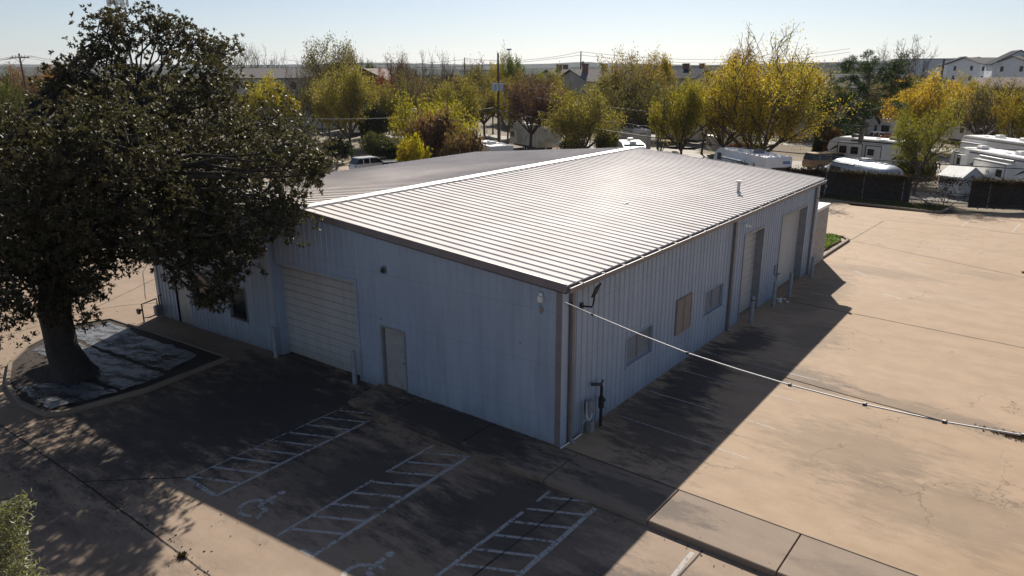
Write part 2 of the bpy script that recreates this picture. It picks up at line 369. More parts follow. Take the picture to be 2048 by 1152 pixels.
# ------------------------------------------------------------------ leaves and trees
def leaves_mesh(name, cen, nrm_rng, size, mat, seed=0, aspect=.5, droop=None, axes=None):
    """cen: N x 3 leaf centres; each leaf is one small four-sided blade with a fold"""
    rg = np.random.default_rng(seed); n = len(cen)
    a = rg.normal(size=(n, 3)); a /= np.linalg.norm(a, axis=1)[:, None]
    if axes is not None: a = axes/np.linalg.norm(axes, axis=1)[:, None]
    if droop is not None: a = a*(1-droop)+np.array([0, 0, -1])*droop; a /= np.linalg.norm(a, axis=1)[:, None]
    b = np.cross(a, rg.normal(size=(n, 3))); b /= np.linalg.norm(b, axis=1)[:, None]
    s = size*(.6+.8*rg.random(n))[:, None]
    V = np.empty((n, 4, 3)); c = np.cross(a, b)*.12
    V[:, 0] = cen-a*s*.5; V[:, 1] = cen+(b*aspect*.5+c)*s; V[:, 2] = cen+a*s*.5; V[:, 3] = cen-(b*aspect*.5-c)*s
    me = bpy.data.meshes.new(name); me.vertices.add(4*n); me.vertices.foreach_set('co', V.reshape(-1).astype(np.float32))
    me.loops.add(4*n); me.loops.foreach_set('vertex_index', np.arange(4*n, dtype=np.int32))
    me.polygons.add(n); me.polygons.foreach_set('loop_start', np.arange(0, 4*n, 4, dtype=np.int32))
    me.materials.append(mat); me.update(); me.validate(); return me

def branch_set(rng, H, R, trunk=.3, r0=.2, nl=6, up=.55, levels=3, sub=4, wob=.18):
    """a skeleton of tapered limbs; returns MB and tip points"""
    mb = MB(); tips = []
    def limb(p, d, L, r, lv):
        n = 4 if lv == 0 else 3; pts = [p.copy()]; rs = [r]; q = p.copy(); dd = d.copy(); mids = []
        for k in range(n):
            dd = (dd+Vector((rng.uniform(-1, 1), rng.uniform(-1, 1), rng.uniform(-.4, .9)*up*1.3))*wob).normalized()
            q = q+dd*(L/n); pts.append(q.copy()); rs.append(r*(1-.62*(k+1)/n)); mids.append((q.copy(), dd.copy()))
        mb.tube(pts, [max(q_, .02) for q_ in rs], (6, 5, 4, 3, 3)[lv], cap=False)
        if lv >= levels-1:
            tips.extend([m_[0] for m_ in mids]); return
        for k in range(sub):
            m_ = mids[max(0, min(n-1, int(n*(.25+.75*(k+1)/sub))-1))]
            ax = Vector((rng.uniform(-1, 1), rng.uniform(-1, 1), rng.uniform(-.3, 1)*up)).normalized()
            nd = (m_[1]*.75+ax*.85).normalized()
            limb(m_[0], nd, L*rng.uniform(.5, .72), r*.48, lv+1)
    base = Vector((0, 0, 0)); th = H*trunk
    bend = Vector((rng.uniform(-.06, .06)*H, rng.uniform(-.06, .06)*H, th))
    mb.tube([base, base+Vector((0, 0, th*.12)), bend*.5, bend], [r0*1.5, r0*1.12, r0, r0*.85], 8, cap=False)
    for k in range(nl):
        a = 2*math.pi*(k+rng.uniform(-.3, .3))/nl; tl = up*rng.uniform(.7, 1.6)
        d = Vector((math.cos(a), math.sin(a), tl)).normalized()
        limb(bend*rng.uniform(.82, 1.0), d, max(H-th, R)*rng.uniform(.5, .66), r0*.6, 0)
    return mb, tips

m_leaf = leafmat('leaf_tinted', None, .34, .6, .2, .4, 1.5)
m_oakleaf = leafmat('live_oak_leaf', (.062, .056, .031), .26, .52, .3, .3, 1.6)
m_needle = leafmat('pine_needle', (.035, .06, .02), .25, .6, .2, .2, 1.4)
PROTO = {}
def dome(P, hh, rr, lowf=.5):
    P = np.array(P, dtype=float); cz = hh*lowf; rz = hh-cz; q = P.copy(); q[:, 2] -= cz
    rzz = np.where(q[:, 2] > 0, rz, cz*1.1); e = np.sqrt((q[:, 0]/rr)**2+(q[:, 1]/rr)**2+(q[:, 2]/rzz)**2)
    k = np.where((e > .9) & (P[:, 2] > cz*.5), (.9+.66*(e-.9))/np.maximum(e, 1e-6), 1.0)[:, None]; q = q*k; q[:, 2] += cz; return q
def tree_proto(key, seed, H, R, nleaf, size, spread, bark, leafm=None, **kw):
    rng = random.Random(seed); mb, tips = branch_set(rng, H, R, **kw)
    rg = np.random.default_rng(seed); T = np.array([tuple(t) for t in tips])
    okm = T[:, 2] > H*.1; T = T[okm]; idx = rg.integers(0, len(T), nleaf); cen = T[idx]+rg.normal(size=(nleaf, 3))*spread*np.array([1, 1, .8])
    cen = cen[cen[:, 2] > H*.06]
    allp = np.array(mb.v)
    hh = np.percentile(allp[:, 2], 96); rr = np.percentile(np.hypot(allp[:, 0], allp[:, 1]), 93)
    if 'bare' not in key: cen = dome(cen, hh, rr, .42); mb.v = [tuple(q) for q in dome(mb.v, hh, rr, .42)]
    else: hh = np.percentile(allp[:, 2], 99)
    if 'bare' not in key: hh = np.percentile(cen[:, 2], 99.6); rr = np.percentile(np.hypot(cen[:, 0], cen[:, 1]), 96)
    root = thing('tree', (0, 0, -500)); t = mb.build('trunk', bark, root, True)
    me = leaves_mesh('crown', cen, None, size, leafm or m_leaf, seed, .62)
    c = bpy.data.objects.new('crown', me); COL.objects.link(c); c.parent = root
    PROTO[key] = (root, hh, rr)
tree_proto('fullA', 11, 10, 4.5, 15000, .21, .46, m_bark, trunk=.2, r0=.26, nl=8, up=.5, levels=4, sub=4)
tree_proto('fullB', 12, 10, 4.5, 15000, .21, .48, m_bark, trunk=.16, r0=.28, nl=8, up=.45, levels=4, sub=4)
tree_proto('fullC', 13, 10, 4.0, 13500, .21, .44, m_bark, trunk=.24, r0=.24, nl=8, up=.7, levels=4, sub=4)
tree_proto('thinA', 21, 10, 4.5, 9500, .19, .5, m_bark, trunk=.26, r0=.24, nl=8, up=.6, levels=4, sub=4)
tree_proto('thinB', 22, 10, 4.5, 8500, .19, .5, m_bark, trunk=.2, r0=.28, nl=7, up=.55, levels=4, sub=5)
tree_proto('bareA', 31, 10, 4.5, 350, .18, .3, m_bark, trunk=.25, r0=.22, nl=6, up=.9, levels=5, sub=3, wob=.14)
tree_proto('bareB', 32, 10, 4.5, 500, .18, .3, m_bark, trunk=.3, r0=.2, nl=5, up=1.2, levels=5, sub=3, wob=.14)
tree_proto('farA', 41, 10, 5, 3600, .5, .85, m_bark, trunk=.18, r0=.25, nl=6, up=.7, levels=3, sub=4)
tree_proto('farB', 42, 10, 5, 3400, .5, .85, m_bark, trunk=.2, r0=.25, nl=7, up=1.0, levels=3, sub=4)
tree_proto('bush', 51, 3, 2.0, 5200, .17, .30, m_bark, trunk=.08, r0=.08, nl=9, up=.6, levels=3, sub=5)
tree_proto('bushB', 52, 3, 2.2, 4200, .2, .34, m_bark, trunk=.06, r0=.08, nl=10, up=.4, levels=3, sub=5)
# big cottonwood: dense gold low crown, twiggy top
def cottonwood():
    rng = random.Random(77); mb, tips = branch_set(rng, 10, 4.6, trunk=.12, r0=.3, nl=7, up=1.0, levels=5, sub=4, wob=.15)
    T = np.array([tuple(t) for t in tips]); rg = np.random.default_rng(77); hh = T[:, 2].max()
    hh = np.percentile(T[:, 2], 99.7); wgt = np.where(T[:, 2] > .8*hh, .22, 1.0); wgt = wgt/wgt.sum()
    cen = T[rg.choice(len(T), 48000, p=wgt)]+rg.normal(size=(48000, 3))*.33
    cen = cen[cen[:, 2] > .3]
    root = thing('tree', (0, 0, -500)); mb.build('trunk', m_bark, root, True)
    me = leaves_mesh('crown', cen, None, .13, m_leaf, 7, .65); c = bpy.data.objects.new('crown', me); COL.objects.link(c); c.parent = root
    PROTO['cotton'] = (root, hh, np.percentile(np.hypot(T[:, 0], T[:, 1]), 96))
cottonwood()
def pine():
    rng = random.Random(5); mb = MB(); H = 10; mb.tube([(0, 0, 0), (.1, 0, 3), (.0, .1, 6), (.1, 0, 9.6)], [.3, .24, .17, .04], 7)
    cen = []; rg = np.random.default_rng(5)
    for k in range(30):
        z = 3.4+6.2*(k/30)**.9; a = rng.uniform(0, 6.28); L = (.9+2.3*math.sin(math.pi*min(1, .18+(1-(z-3.2)/6.8)*.72)))*rng.uniform(.7, 1.1)
        p0 = Vector((.05, 0, z)); p1 = p0+Vector((math.cos(a)*L*.5, math.sin(a)*L*.5, .25)); p2 = p0+Vector((math.cos(a)*L, math.sin(a)*L, .75))
        mb.tube([p0, p1, p2], [.06, .045, .02], 4, cap=False)
        for q, r, n in ((p2, .5, 330), (p1*.35+p2*.65, .48, 300), (p1, .34, 120)):
            for j in range(2):
                c = np.array(q)+rg.normal(size=3)*.3; v = rg.normal(size=(n//2, 3)); v /= np.linalg.norm(v, axis=1)[:, None]
                cen.append(c+v*r*(rg.random((n//2, 1))**.4)*np.array([1, 1, .6]))
    c = np.array([.1, 0, 9.6]); v = rg.normal(size=(400, 3))*.32; cen.append(c+v)
    cen = np.concatenate(cen); root = thing('tree', (0, 0, -500)); mb.build('trunk', m_barkl, root, True)
    me = leaves_mesh('crown', cen, None, .26, m_needle, 9, .16); c = bpy.data.objects.new('crown', me); COL.objects.link(c); c.parent = root
    PROTO['pine'] = (root, 10.2, 3.0)
pine()
USED = set()
def put_tree(key, pos, h, wd, color, name, label, cat='tree', group=None, rz=None, seed=0, lean=0):
    root, hh, rr = PROTO[key]
    o = root if key not in USED else copy_tree(root); USED.add(key)
    o.name = name; o.location = pos; o.scale = (wd/2/rr, wd/2/rr, h/hh); o.rotation_euler = (lean, 0, rz if rz is not None else random.Random(seed+int(abs(pos[0]*7+pos[1]*13))).uniform(0, 6.28))
    tag(o, label, cat, group)
    for c in o.children:
        if c.name.startswith('crown'): c.color = (color[0]*.78, color[1]*.74, color[2]*.9, 1)
    return o
def tpx(key, px, ytop, wpx, depth, color, name, label, cat='tree', group='trees of the trailer park', zb=None, **kw):
    """a tree whose top shows at (px,ytop), wpx wide, at a depth in metres"""
    g = on_g(px, depth, (ytop*2+300)/3); h = z_at(ytop, depth)-g.z; return put_tree(key, g, h, wpx/FPX*depth*1.05, color, name, label, cat, group, **kw)

YG = (.26, .23, .05); OL = (.17, .15, .045); GOLD = (.52, .34, .03); BR = (.15, .09, .045); GRN = (.08, .12, .02); RED = (.22, .07, .04); ORG = (.5, .26, .05); DG = (.03, .045, .018); GREY = (.16, .14, .09); PURP = (.13, .075, .06)
TREES = [
 ('thinA', 672, 76, 125, 150, OL, 'broadleaf_tree', 'tall olive tree standing above all others left of the white lamp'),
 ('fullC', 697, 128, 135, 92, (.27, .24, .05), 'broadleaf_tree', 'yellow-green tree with forked trunk behind the parked white SUV'),
 ('bareA', 595, 122, 95, 118, GREY, 'bare_tree', 'bare twiggy brown tree in front of the long grey roof'),
 ('bareB', 487, 88, 62, 190, GREY, 'bare_tree', 'bare tree on the skyline just right of the oak, the left of two'),
 ('bareA', 530, 92, 75, 200, GREY, 'bare_tree', 'round bare tree on the skyline right of the oak, the right of two'),
 ('fullB', 540, 148, 105, 112, (.42, .36, .03), 'broadleaf_tree', 'bright yellow tree right against the oak crown below the grey roof'),
 ('fullA', 775, 138, 62, 135, RED, 'broadleaf_tree', 'rust red tree beside the brown gabled house'),
 ('thinB', 812, 106, 75, 125, BR, 'broadleaf_tree', 'half bare brown tree just right of the red tree'),
 ('fullC', 738, 118, 40, 170, GRN, 'broadleaf_tree', 'small round dark green tree on the skyline right of the tall olive one'),
 ('bareB', 835, 108, 60, 118, GREY, 'bare_tree', 'bare branching tree with dark limbs above the yellow vine tree'),
 ('bareA', 880, 107, 85, 112, (.2, .15, .06), 'bare_tree', 'leafless tree with sprawling crooked limbs left of the transformer pole'),
 ('fullB', 905, 150, 110, 96, (.27, .24, .05), 'broadleaf_tree', 'bushy lime green tree behind the white area lamp'),
 ('thinB', 968, 120, 85, 118, OL, 'broadleaf_tree', 'olive and gold tree just left of the transformer pole'),
 ('fullC', 1027, 106, 58, 130, (.16, .19, .025), 'broadleaf_tree', 'green tree just right of the transformer pole top'),
 ('fullA', 985, 118, 70, 135, (.35, .28, .03), 'broadleaf_tree', 'golden tree directly behind the transformer pole'),
 ('thinA', 1060, 145, 125, 98, PURP, 'broadleaf_tree', 'brown nearly leafless tree over the white fifth wheel trailer'),
 ('fullB', 1167, 172, 150, 88, (.27, .24, .05), 'broadleaf_tree', 'low spreading yellow-green tree with two leaning trunks behind the roof'),
 ('thinA', 1258, 103, 130, 112, (.28, .22, .06), 'broadleaf_tree', 'tall tawny tree between the two crossarm poles and the roof peak'),
 ('fullC', 1318, 107, 70, 128, (.38, .30, .03), 'broadleaf_tree', 'yellow topped tree right of the tall tawny tree'),
 ('thinB', 1265, 150, 150, 100, OL, 'broadleaf_tree', 'spreading olive tree with a many-limbed base behind the dark framed trailer'),
 ('fullC', 1372, 160, 130, 80, (.30, .27, .03), 'broadleaf_tree', 'yellow-olive tree with a thick trunk beside the picnic table'),
 ('bareB', 1330, 190, 50, 80, OL, 'bare_tree', 'thin young tree immediately left of the picnic table'),
 ('cotton', 1540, 62, 300, 76, (.50, .40, .045), 'cottonwood_tree', 'largest golden cottonwood with a bare twiggy top'),
 ('fullA', 1455, 150, 130, 84, (.34, .26, .03), 'broadleaf_tree', 'golden tree merging into the left side of the big cottonwood'),
 ('fullC', 1478, 98, 80, 120, RED, 'broadleaf_tree', 'dark red tree peeking over the left shoulder of the cottonwood'),
 ('fullA', 1645, 172, 50, 88, (.05, .08, .02), 'broadleaf_tree', 'narrow dark green tree against the right side of the cottonwood'),
 ('thinA', 1702, 126, 85, 135, (.13, .16, .06), 'broadleaf_tree', 'grey-green willowy tree behind the pine'),
 ('pine', 1735, 117, 122, 80, GRN, 'pine_tree', 'tall dark pine with a bare lower trunk beside the trailer with a ladder'),
 ('bareB', 1815, 81, 90, 135, GREY, 'bare_tree', 'tall forked bare tree right of the pine, biggest bare one there'),
 ('bareA', 1775, 93, 45, 145, GREY, 'bare_tree', 'slim bare tree between the pine and the tall forked bare tree'),
 ('fullB', 1868, 150, 165, 100, (.52, .37, .04), 'broadleaf_tree', 'wide golden-orange tree right of the pine'),
 ('fullA', 1800, 160, 60, 118, (.55, .30, .03), 'broadleaf_tree', 'orange tree close to the right side of the pine'),
 ('thinA', 1850, 212, 115, 63, (.24, .24, .03), 'broadleaf_tree', 'olive tree just beyond the fence between the two sheds'),
 ('thinB', 1985, 158, 125, 90, (.20, .17, .06), 'broadleaf_tree', 'brown-olive many-stemmed tree below the white apartments'),
 ('fullC', 2040, 185, 90, 84, (.38, .30, .03), 'broadleaf_tree', 'yellow tree cut by the right edge of the picture'),
 ('fullB', 1930, 152, 80, 112, (.42, .32, .04), 'broadleaf_tree', 'pale gold tree between the orange tree and the brown-olive one'),
 ('fullA', 8, 122, 75, 62, (.07, .09, .02), 'broadleaf_tree', 'dark green tree at the left edge of the picture'),
 ('thinA', 66, 126, 90, 130, (.22, .12, .06), 'broadleaf_tree', 'russet brown tree behind the crossarm pole'),
 ('fullC', 122, 124, 55, 115, ORG, 'broadleaf_tree', 'orange tree glowing between the crossarm pole and the oak'),
 ('fullB', 865, 190, 180, 80, (.36, .33, .025), 'broadleaf_tree', 'yellow tree overrun by brown vines just past the far eave'),
 ('thinB', 1110, 150, 90, 125, (.16, .15, .04), 'broadleaf_tree', 'dull olive tree behind the low spreading yellow-green tree'),
 ('fullA', 640, 150, 80, 130, (.15, .14, .04), 'broadleaf_tree', 'olive tree behind the bare twiggy one at the long roof'),
 ('thinA', 845, 150, 90, 105, (.14, .11, .07), 'broadleaf_tree', 'greyish brown tree left of the vine-covered yellow tree'),
 ('thinB', 1590, 128, 60, 125, (.2, .2, .04), 'broadleaf_tree', 'olive tree seen behind the right shoulder of the cottonwood'),
 ('fullC', 1095, 140, 60, 150, (.3, .3, .04), 'broadleaf_tree', 'yellow-green tree under the second utility pole'),
]
for i, (k, px, yt, wp, d, colr, nm, lab) in enumerate(TREES): tpx(k, px, yt, wp, d, colr, nm, lab, seed=i)
for i, (px, yt, d, sh) in enumerate(((655, 150, 122, 'thinA'), (720, 155, 118, 'fullC'), (790, 150, 112, 'fullA'), (930, 150, 108, 'fullC'), (1015, 148, 112, 'fullA'), (1100, 165, 104, 'fullB'), (1215, 150, 112, 'fullC'), (1320, 160, 108, 'fullA'), (1410, 165, 100, 'fullC'), (1440, 140, 118, 'fullB'), (1650, 160, 120, 'thinA'), (1770, 165, 118, 'fullC'), (1830, 158, 124, 'fullA'), (1960, 170, 110, 'fullB'), (2010, 165, 104, 'thinA'), (560, 165, 115, 'thinB'))):
    tpx(sh, px, yt, 95, d, [(.30, .26, .05), (.36, .28, .04), (.24, .22, .05), (.2, .17, .06)][i % 4], 'broadleaf_tree', 'olive-yellow tree of the dense band standing behind the trailers', group='band of trees behind the trailers', seed=i+200)
BUSH = [
 ('bush', 872, 218, 110, 76, (.17, .10, .055), 'vine_shrub', 'brown leafless vine heap hanging on the yellow tree'),
 ('bush', 826, 268, 60, 70, (.42, .36, .02), 'shrub', 'bright yellow shrub touching the far eave of the roof'),
 ('bushB', 925, 258, 90, 72, (.16, .11, .05), 'vine_shrub', 'brown and gold vine thicket right of the bright yellow shrub'),
 ('bush', 748, 262, 56, 96, (.10, .11, .035), 'shrub', 'greyish green shrub growing behind the dark pickup truck'),
 ('bush', 672, 270, 60, 92, DG, 'shrub', 'dark shrub under the yellow-green tree behind the white SUV'),
 ('bushB', 775, 280, 60, 95, (.05, .07, .02), 'shrub', 'dark green hedge bush behind the pickup cab'),
 ('bush', 1666, 249, 42, 88, (.10, .055, .02), 'photinia_bush', 'round clipped photinia bush with red tips left of the pine'),
 ('bush', 1636, 268, 20, 84, DG, 'shrub', 'narrow dark columnar shrub beside the cottonwood'),
 ('bushB', 1795, 266, 100, 84, (.12, .05, .025), 'photinia_bush', 'long red-tipped photinia hedge behind the trailer with a ladder'),
 ('bushB', 1262, 232, 70, 108, DG, 'shrub', 'dark bush under the many-limbed olive tree'),
 ('bush', 1145, 268, 50, 96, DG, 'shrub', 'dark low bush behind the leaning trunks'),
 ('bush', 1478, 284, 60, 84, (.34, .12, .02), 'shrub', 'reddish orange bush at the foot of the cottonwood'),
 ('bush', 740, 205, 60, 110, (.045, .06, .02), 'shrub', 'dark evergreen shrub left of the white trailers'),
 ('bushB', 1700, 232, 60, 98, DG, 'shrub', 'dark hedge left of the trailer under the pine'),
 ('bushB', 1830, 300, 80, 68, (.12, .12, .03), 'shrub', 'weedy olive shrub around the tree by the fence'),
 ('bush', 1210, 250, 50, 92, (.14, .14, .03), 'shrub', 'olive shrub left of the dark framed trailer'),
]
for i, (k, px, yt, wp, d, colr, nm, lab) in enumerate(BUSH): tpx(k, px, yt, wp, d, colr, nm, lab, 'shrub', 'shrubs of the trailer park', seed=i+60)
rg_ = random.Random(99)
for i in range(285):
    d = 135+rg_.random()**1.3*560; px = rg_.uniform(-60, 2110); cl = rg_.choice([OL, BR, GREY, (.2, .18, .05), (.14, .13, .05), (.1, .11, .04), (.3, .24, .05), PURP])
    g = on_g(px, d); h = rg_.uniform(7.0, 9.8) if not (520 < px < 660 or 1120 < px < 1420 or px > 1870) else rg_.uniform(4.8, 7.0)
    sh = 'farA' if i % 2 else 'farB'
    put_tree(sh, g, h, rg_.uniform(8, 13), cl, 'distant_tree', 'distant autumn tree in the far treeline under the horizon', 'tree', 'distant trees of the far treeline', seed=i)

# ---- live oak in front
def oak():
    rng = random.Random(4); rg = np.random.default_rng(4)
    base = Vector((-6.05, 17.5, gz(-6, 17.5)+.02))
    root = thing('live_oak', base, 0, 'huge dark live oak rising from the kerbed island beside the warehouse', 'tree')
    LB = [(215,80,29,1.2),(178,135,28,.9),(243,45,30,.75),(150,165,27,.75),(200,40,29,.5),(196,95,28.5,.7),(222,28,30,.35),(262,80,29.5,.5),(318,48,30.5,.35),(345,52,30.5,.4),(388,78,31,.4),(432,95,30.5,.4),(458,98,30.5,.35),(140,140,27.5,.35),(128,122,27.5,.25),(285,65,30,.8),(330,80,30,.9),(300,35,30,.5),(245,165,29,1.5),(372,95,31,1.2),(410,120,31,.9),(447,112,30,.75),(365,62,31,.5),
      (400,180,29,1.5),(462,200,30,1.1),(535,250,28,1.4),(592,280,26.5,1.1),(618,322,25,.85),(632,350,24.5,.5),(640,312,25,.35),(600,335,24.5,.8),(555,330,26,1.4),(520,390,25,1.2),
      (212,235,28,2.0),(325,215,28,2.1),(300,370,26,2.8),(150,350,27,2.5),(60,345,27,2.1),(5,300,29,1.8),(-20,400,26,2.6),(60,470,25,2.0),(140,225,28,1.2),(60,262,29,1.2),(100,185,28,.7),(118,150,28,.4),(70,222,28,.7),(30,245,28,.8),(420,340,28,2.4),(480,320,29,2.0),
      (420,400,26,1.8),(390,460,25,1.4),(455,455,25,1.3),(420,520,24.5,1.1),(430,575,24,.6),(435,598,24,.3),(410,600,24,.28),(452,590,24.3,.3),(380,510,24.5,1.0),(350,535,24.5,.7),(530,440,24.5,1.0),(590,452,24,.5),(565,420,24.5,.85),(485,500,25,.9),(470,545,24.5,.6),(330,440,25.5,1.4),
      (110,440,25,2.0),(150,520,26,1.2),(95,545,25,1.2),(20,540,24,1.3),(-40,560,24,1.5),(75,600,24.5,.75),(60,635,24,.45),(170,590,27,.7),(130,590,26,.8),(190,570,27,.45),(-5,665,22,.55),(-30,620,22.5,.9),(230,450,26,1.5),(245,510,25,.7),(215,535,25,.45),
      (270,520,25,.5),(-110,400,27,2.6),(-120,470,26,3.0),(-90,330,29,2.0),
      (60,330,23,1.4),(0,300,22.5,1.6),(120,300,22.5,1.5),(200,340,22.5,1.4),(60,400,22,1.4),(150,430,22.5,1.3),(260,300,23,1.4),(300,450,23,1.1),(120,500,23.5,1.1),(150,580,24.5,.75),(180,530,24,.8),(110,610,24.5,.55),(-40,460,22,1.4),(330,360,23.5,1.3),(230,220,24,1.2),(165,250,25,1.2),(170,640,25.2,.35),(250,290,32,2.8),(410,280,33,2.5),(110,330,32,2.6),(300,420,31,2.2),(180,420,31,2.4),(520,310,33,1.8),(0,380,31,2.6)]
    tb = MB()
    t0 = Vector((0, 0, 0)); t1 = Vector((-.25, .1, 1.2)); t2 = Vector((-.3, .1, 2.6)); t3 = Vector((-.05, .0, 4.2))
    rr = []
    def flare(n=20):
        rings = []
        for z, r, c in ((-.1, .98, t0), (.12, .80, t0), (.45, .64, t0.lerp(t1, .3)), (1.2, .53, t1), (2.0, .50, t1.lerp(t2, .6)), (2.6, .52, t2), (3.4, .52, t2.lerp(t3, .5)), (4.3, .42, t3)):
            rings.append([Vector((c.x, c.y, z))+Vector((math.cos(a), math.sin(a), 0))*(r*(1+(.16 if z < .3 else .05)*math.sin(a*5+z)+.03*math.sin(a*11+z*3))) for a in [2*math.pi*k/n for k in range(n)]])
        tb.loft(rings)
    flare()
    forks = [(t3+Vector((0, 0, -.4)), Vector((.9, .2, 1.0))), (t3+Vector((0, 0, -.7)), Vector((-.9, -.4, .9))), (t3+Vector((0, 0, -.3)), Vector((.1, .9, 1.2))), (t3+Vector((.0, 0, -.2)), Vector((.1, -.8, 1.0))), (t3+Vector((.0, .0, -.1)), Vector((.0, .0, 1.5)))]
    mains = []
    for p, d in forks:
        q = p+d*1.7+Vector((rng.uniform(-.3, .3), rng.uniform(-.3, .3), 0)); q2 = q+d*1.0+Vector((0, 0, .5))
        tb.tube([p-d*.3, p+d*.8, q, q2], [.36, .28, .2, .13], 9, cap=False); mains += [p+d*.8, q, q2]
    cen = []; tw = []; axs = []
    for (px, py, d, r) in LB:
        c = at_d(px, py, d)-base; mn = min(mains, key=lambda m_: (m_-c).length*(1 if m_.z < c.z+1 else 1.6))
        mid = mn.lerp(c, .5)+Vector((rng.uniform(-.4, .4), rng.uniform(-.4, .4), rng.uniform(.1, .5)+(.9 if c.z < 5 else 0)))
        J = lambda k_: Vector((rng.uniform(-k_, k_), rng.uniform(-k_, k_), rng.uniform(-k_, k_)))
        tb.tube([mn, mn.lerp(mid, .5)+J(.22)+Vector((0, 0, .15)), mid+J(.2), mid.lerp(c, .35)+J(.3), mid.lerp(c, .7)+J(.3), c], [.075+.012*r, .065+.01*r, .052+.008*r, .042, .032, .018], 6, cap=False)
        nc = int(15.5*r*r+10*r)
        for k in range(nc):
            v = Vector(rg.normal(size=3)).normalized(); q = c+Vector((v.x*r, v.y*r, v.z*r*.92))*(rng.random()**.38)*1.06
            if k % 3 == 0: tw.append((c+v*r*.15, q))
            for tf in range(5):
                c0 = np.array(q)+rg.normal(size=3)*np.array([.2, .2, .16]); dv = rg.normal(size=(9, 3))+np.array([0, 0, .35])+np.array(v)*.5; dv /= np.linalg.norm(dv, axis=1)[:, None]
                cen.append(c0+dv*.075); axs.append(dv)
    for a, b_ in tw: tb.tube([a, a.lerp(b_, .55)+Vector((rng.uniform(-.12, .12), rng.uniform(-.12, .12), rng.uniform(-.12, .12))), b_], [.035, .022, .01], 3, cap=False)
    tb.build('trunk', M('oak_bark', (.036, .031, .026), .95, 0, .3, 7, bump=1), root, True)
    cen = np.concatenate(cen)
    me = leaves_mesh('crown', cen, None, .15, m_oakleaf, 3, .4, axes=np.concatenate(axs)); c = bpy.data.objects.new('crown', me); COL.objects.link(c); c.parent = root
    print('oak leaves', len(cen))
oak()
def near_tree():
    rng = random.Random(8); rg = np.random.default_rng(8)
    base = Vector((at_z(-190, 1060, -.15).x, at_z(-190, 1060, -.15).y, -.15)); root = thing('willow_shrub', base, 0, 'pale green narrow-leaved tree reaching into the lower left corner', 'tree')
    LB = [(-30, 1060, 13, .62), (20, 1040, 13, .33), (-60, 1160, 12.6, .7), (15, 1110, 12.8, .42), (40, 1160, 12.6, .3), (5, 1175, 12.6, .5), (48, 1010, 13.1, .12), (-90, 1080, 13.2, .8), (30, 1075, 12.9, .25), (60, 1180, 12.5, .2), (90, 1172, 12.4, .12)]
    tb = MB(); tb.tube([(0, 0, 0), (0, 0, 1.1)], [.14, .1], 8); cen = []
    for px, py, d, r in LB:
        c = at_d(px, py, d)-base; tb.tube([(0, 0, .9), c*.5+Vector((0, 0, .5)), c], [.06, .035, .012], 5, cap=False)
        for k in range(int(34*r*r*3)+5):
            v = Vector(rg.normal(size=3)).normalized(); q = c+v*r*(rng.random()**.4)
            cen.append(np.array(q)+rg.normal(size=(22, 3))*.08)
            if k % 2 == 0: tb.tube([c, q], [.012, .004], 3, cap=False)
    tb.build('trunk', m_barkl, root, True); cen = np.concatenate(cen)
    me = leaves_mesh('crown', cen, None, .12, leafmat('willow_leaf', (.20, .20, .10), .3, .45, .4, .3, 1.3), 3, .2)
    c = bpy.data.objects.new('crown', me); COL.objects.link(c); c.parent = root
near_tree()

# ------------------------------------------------------------------ warehouse
WH = thing('metal_warehouse', (0, 0, 0), 0, 'white ribbed metal warehouse with pale standing seam gable roof', 'warehouse')
RA, RB, RC0, RC1, RD0, RD1 = [Vector(p) for p in ((-.18, -.24, 4.95), (25.25, .15, 4.95), (-.12, 11.45, 5.76), (25.9, 12.0, 5.86), (-.15, 23.1, 4.95), (24.5, 24.3, 4.95))]
KN, KR, KL, KF = Vector((0, 0)), Vector((24.45, .15)), Vector((-.25, 22.55)), Vector((24.35, 23.9))
def prof(s, ribs=True):
    u = (s % .305)/.305
    return .028*max(0, min(1, (abs(u-.5)*-1+.11)/.05))
def corr_wall(name, P0, P1, out, z0, ztop, openings, peak=None, mat=None):
    d = P1-P0; L = d.length; d = d/L; S = [0, L]
    k = 0
    while k*.305 < L:
        for q in (.39, .44, .56, .61): S.append(k*.305+q*.305)
        k += 1
    for o in openings: S += [o[0], o[1]]
    if peak: S.append(peak)
    S = sorted(set(round(x, 4) for x in S if 0 <= x <= L)); mb = MB()
    for a, b_ in zip(S[:-1], S[1:]):
        if b_-a < 1e-4: continue
        mid = (a+b_)/2; cuts = [(o[2], o[3]) for o in openings if o[0] <= mid <= o[1]]; cuts.sort()
        lo = z0; segs = []
        for c0, c1 in cuts:
            if c0 > lo: segs.append((lo, c0, 0))
            lo = c1
        segs.append((lo, None, 1))
        pa = P0+d*a+out*prof(a); pb = P0+d*b_+out*prof(b_)
        for l, h, top in segs:
            ha = ztop(a) if top else h; hb = ztop(b_) if top else h
            mb.poly([(pa.x, pa.y, l), (pb.x, pb.y, l), (pb.x, pb.y, hb), (pa.x, pa.y, ha)])
    return mb.build(name, mat or m_wall, WH), L, d
def frame_at(P0, d, out):                        # local frame of a wall: (s, n, z) -> world
    return lambda s, n, z: (P0.x+d.x*s+out.x*n, P0.y+d.y*s+out.y*n, z)
def wbox(mb, F, s0, s1, n0, n1, z0, z1, m=0):
    return mb.hexa([F(s0, n0, z0), F(s1, n0, z0), F(s1, n1, z0), F(s0, n1, z0), F(s0, n0, z1), F(s1, n0, z1), F(s1, n1, z1), F(s0, n1, z1)], m)
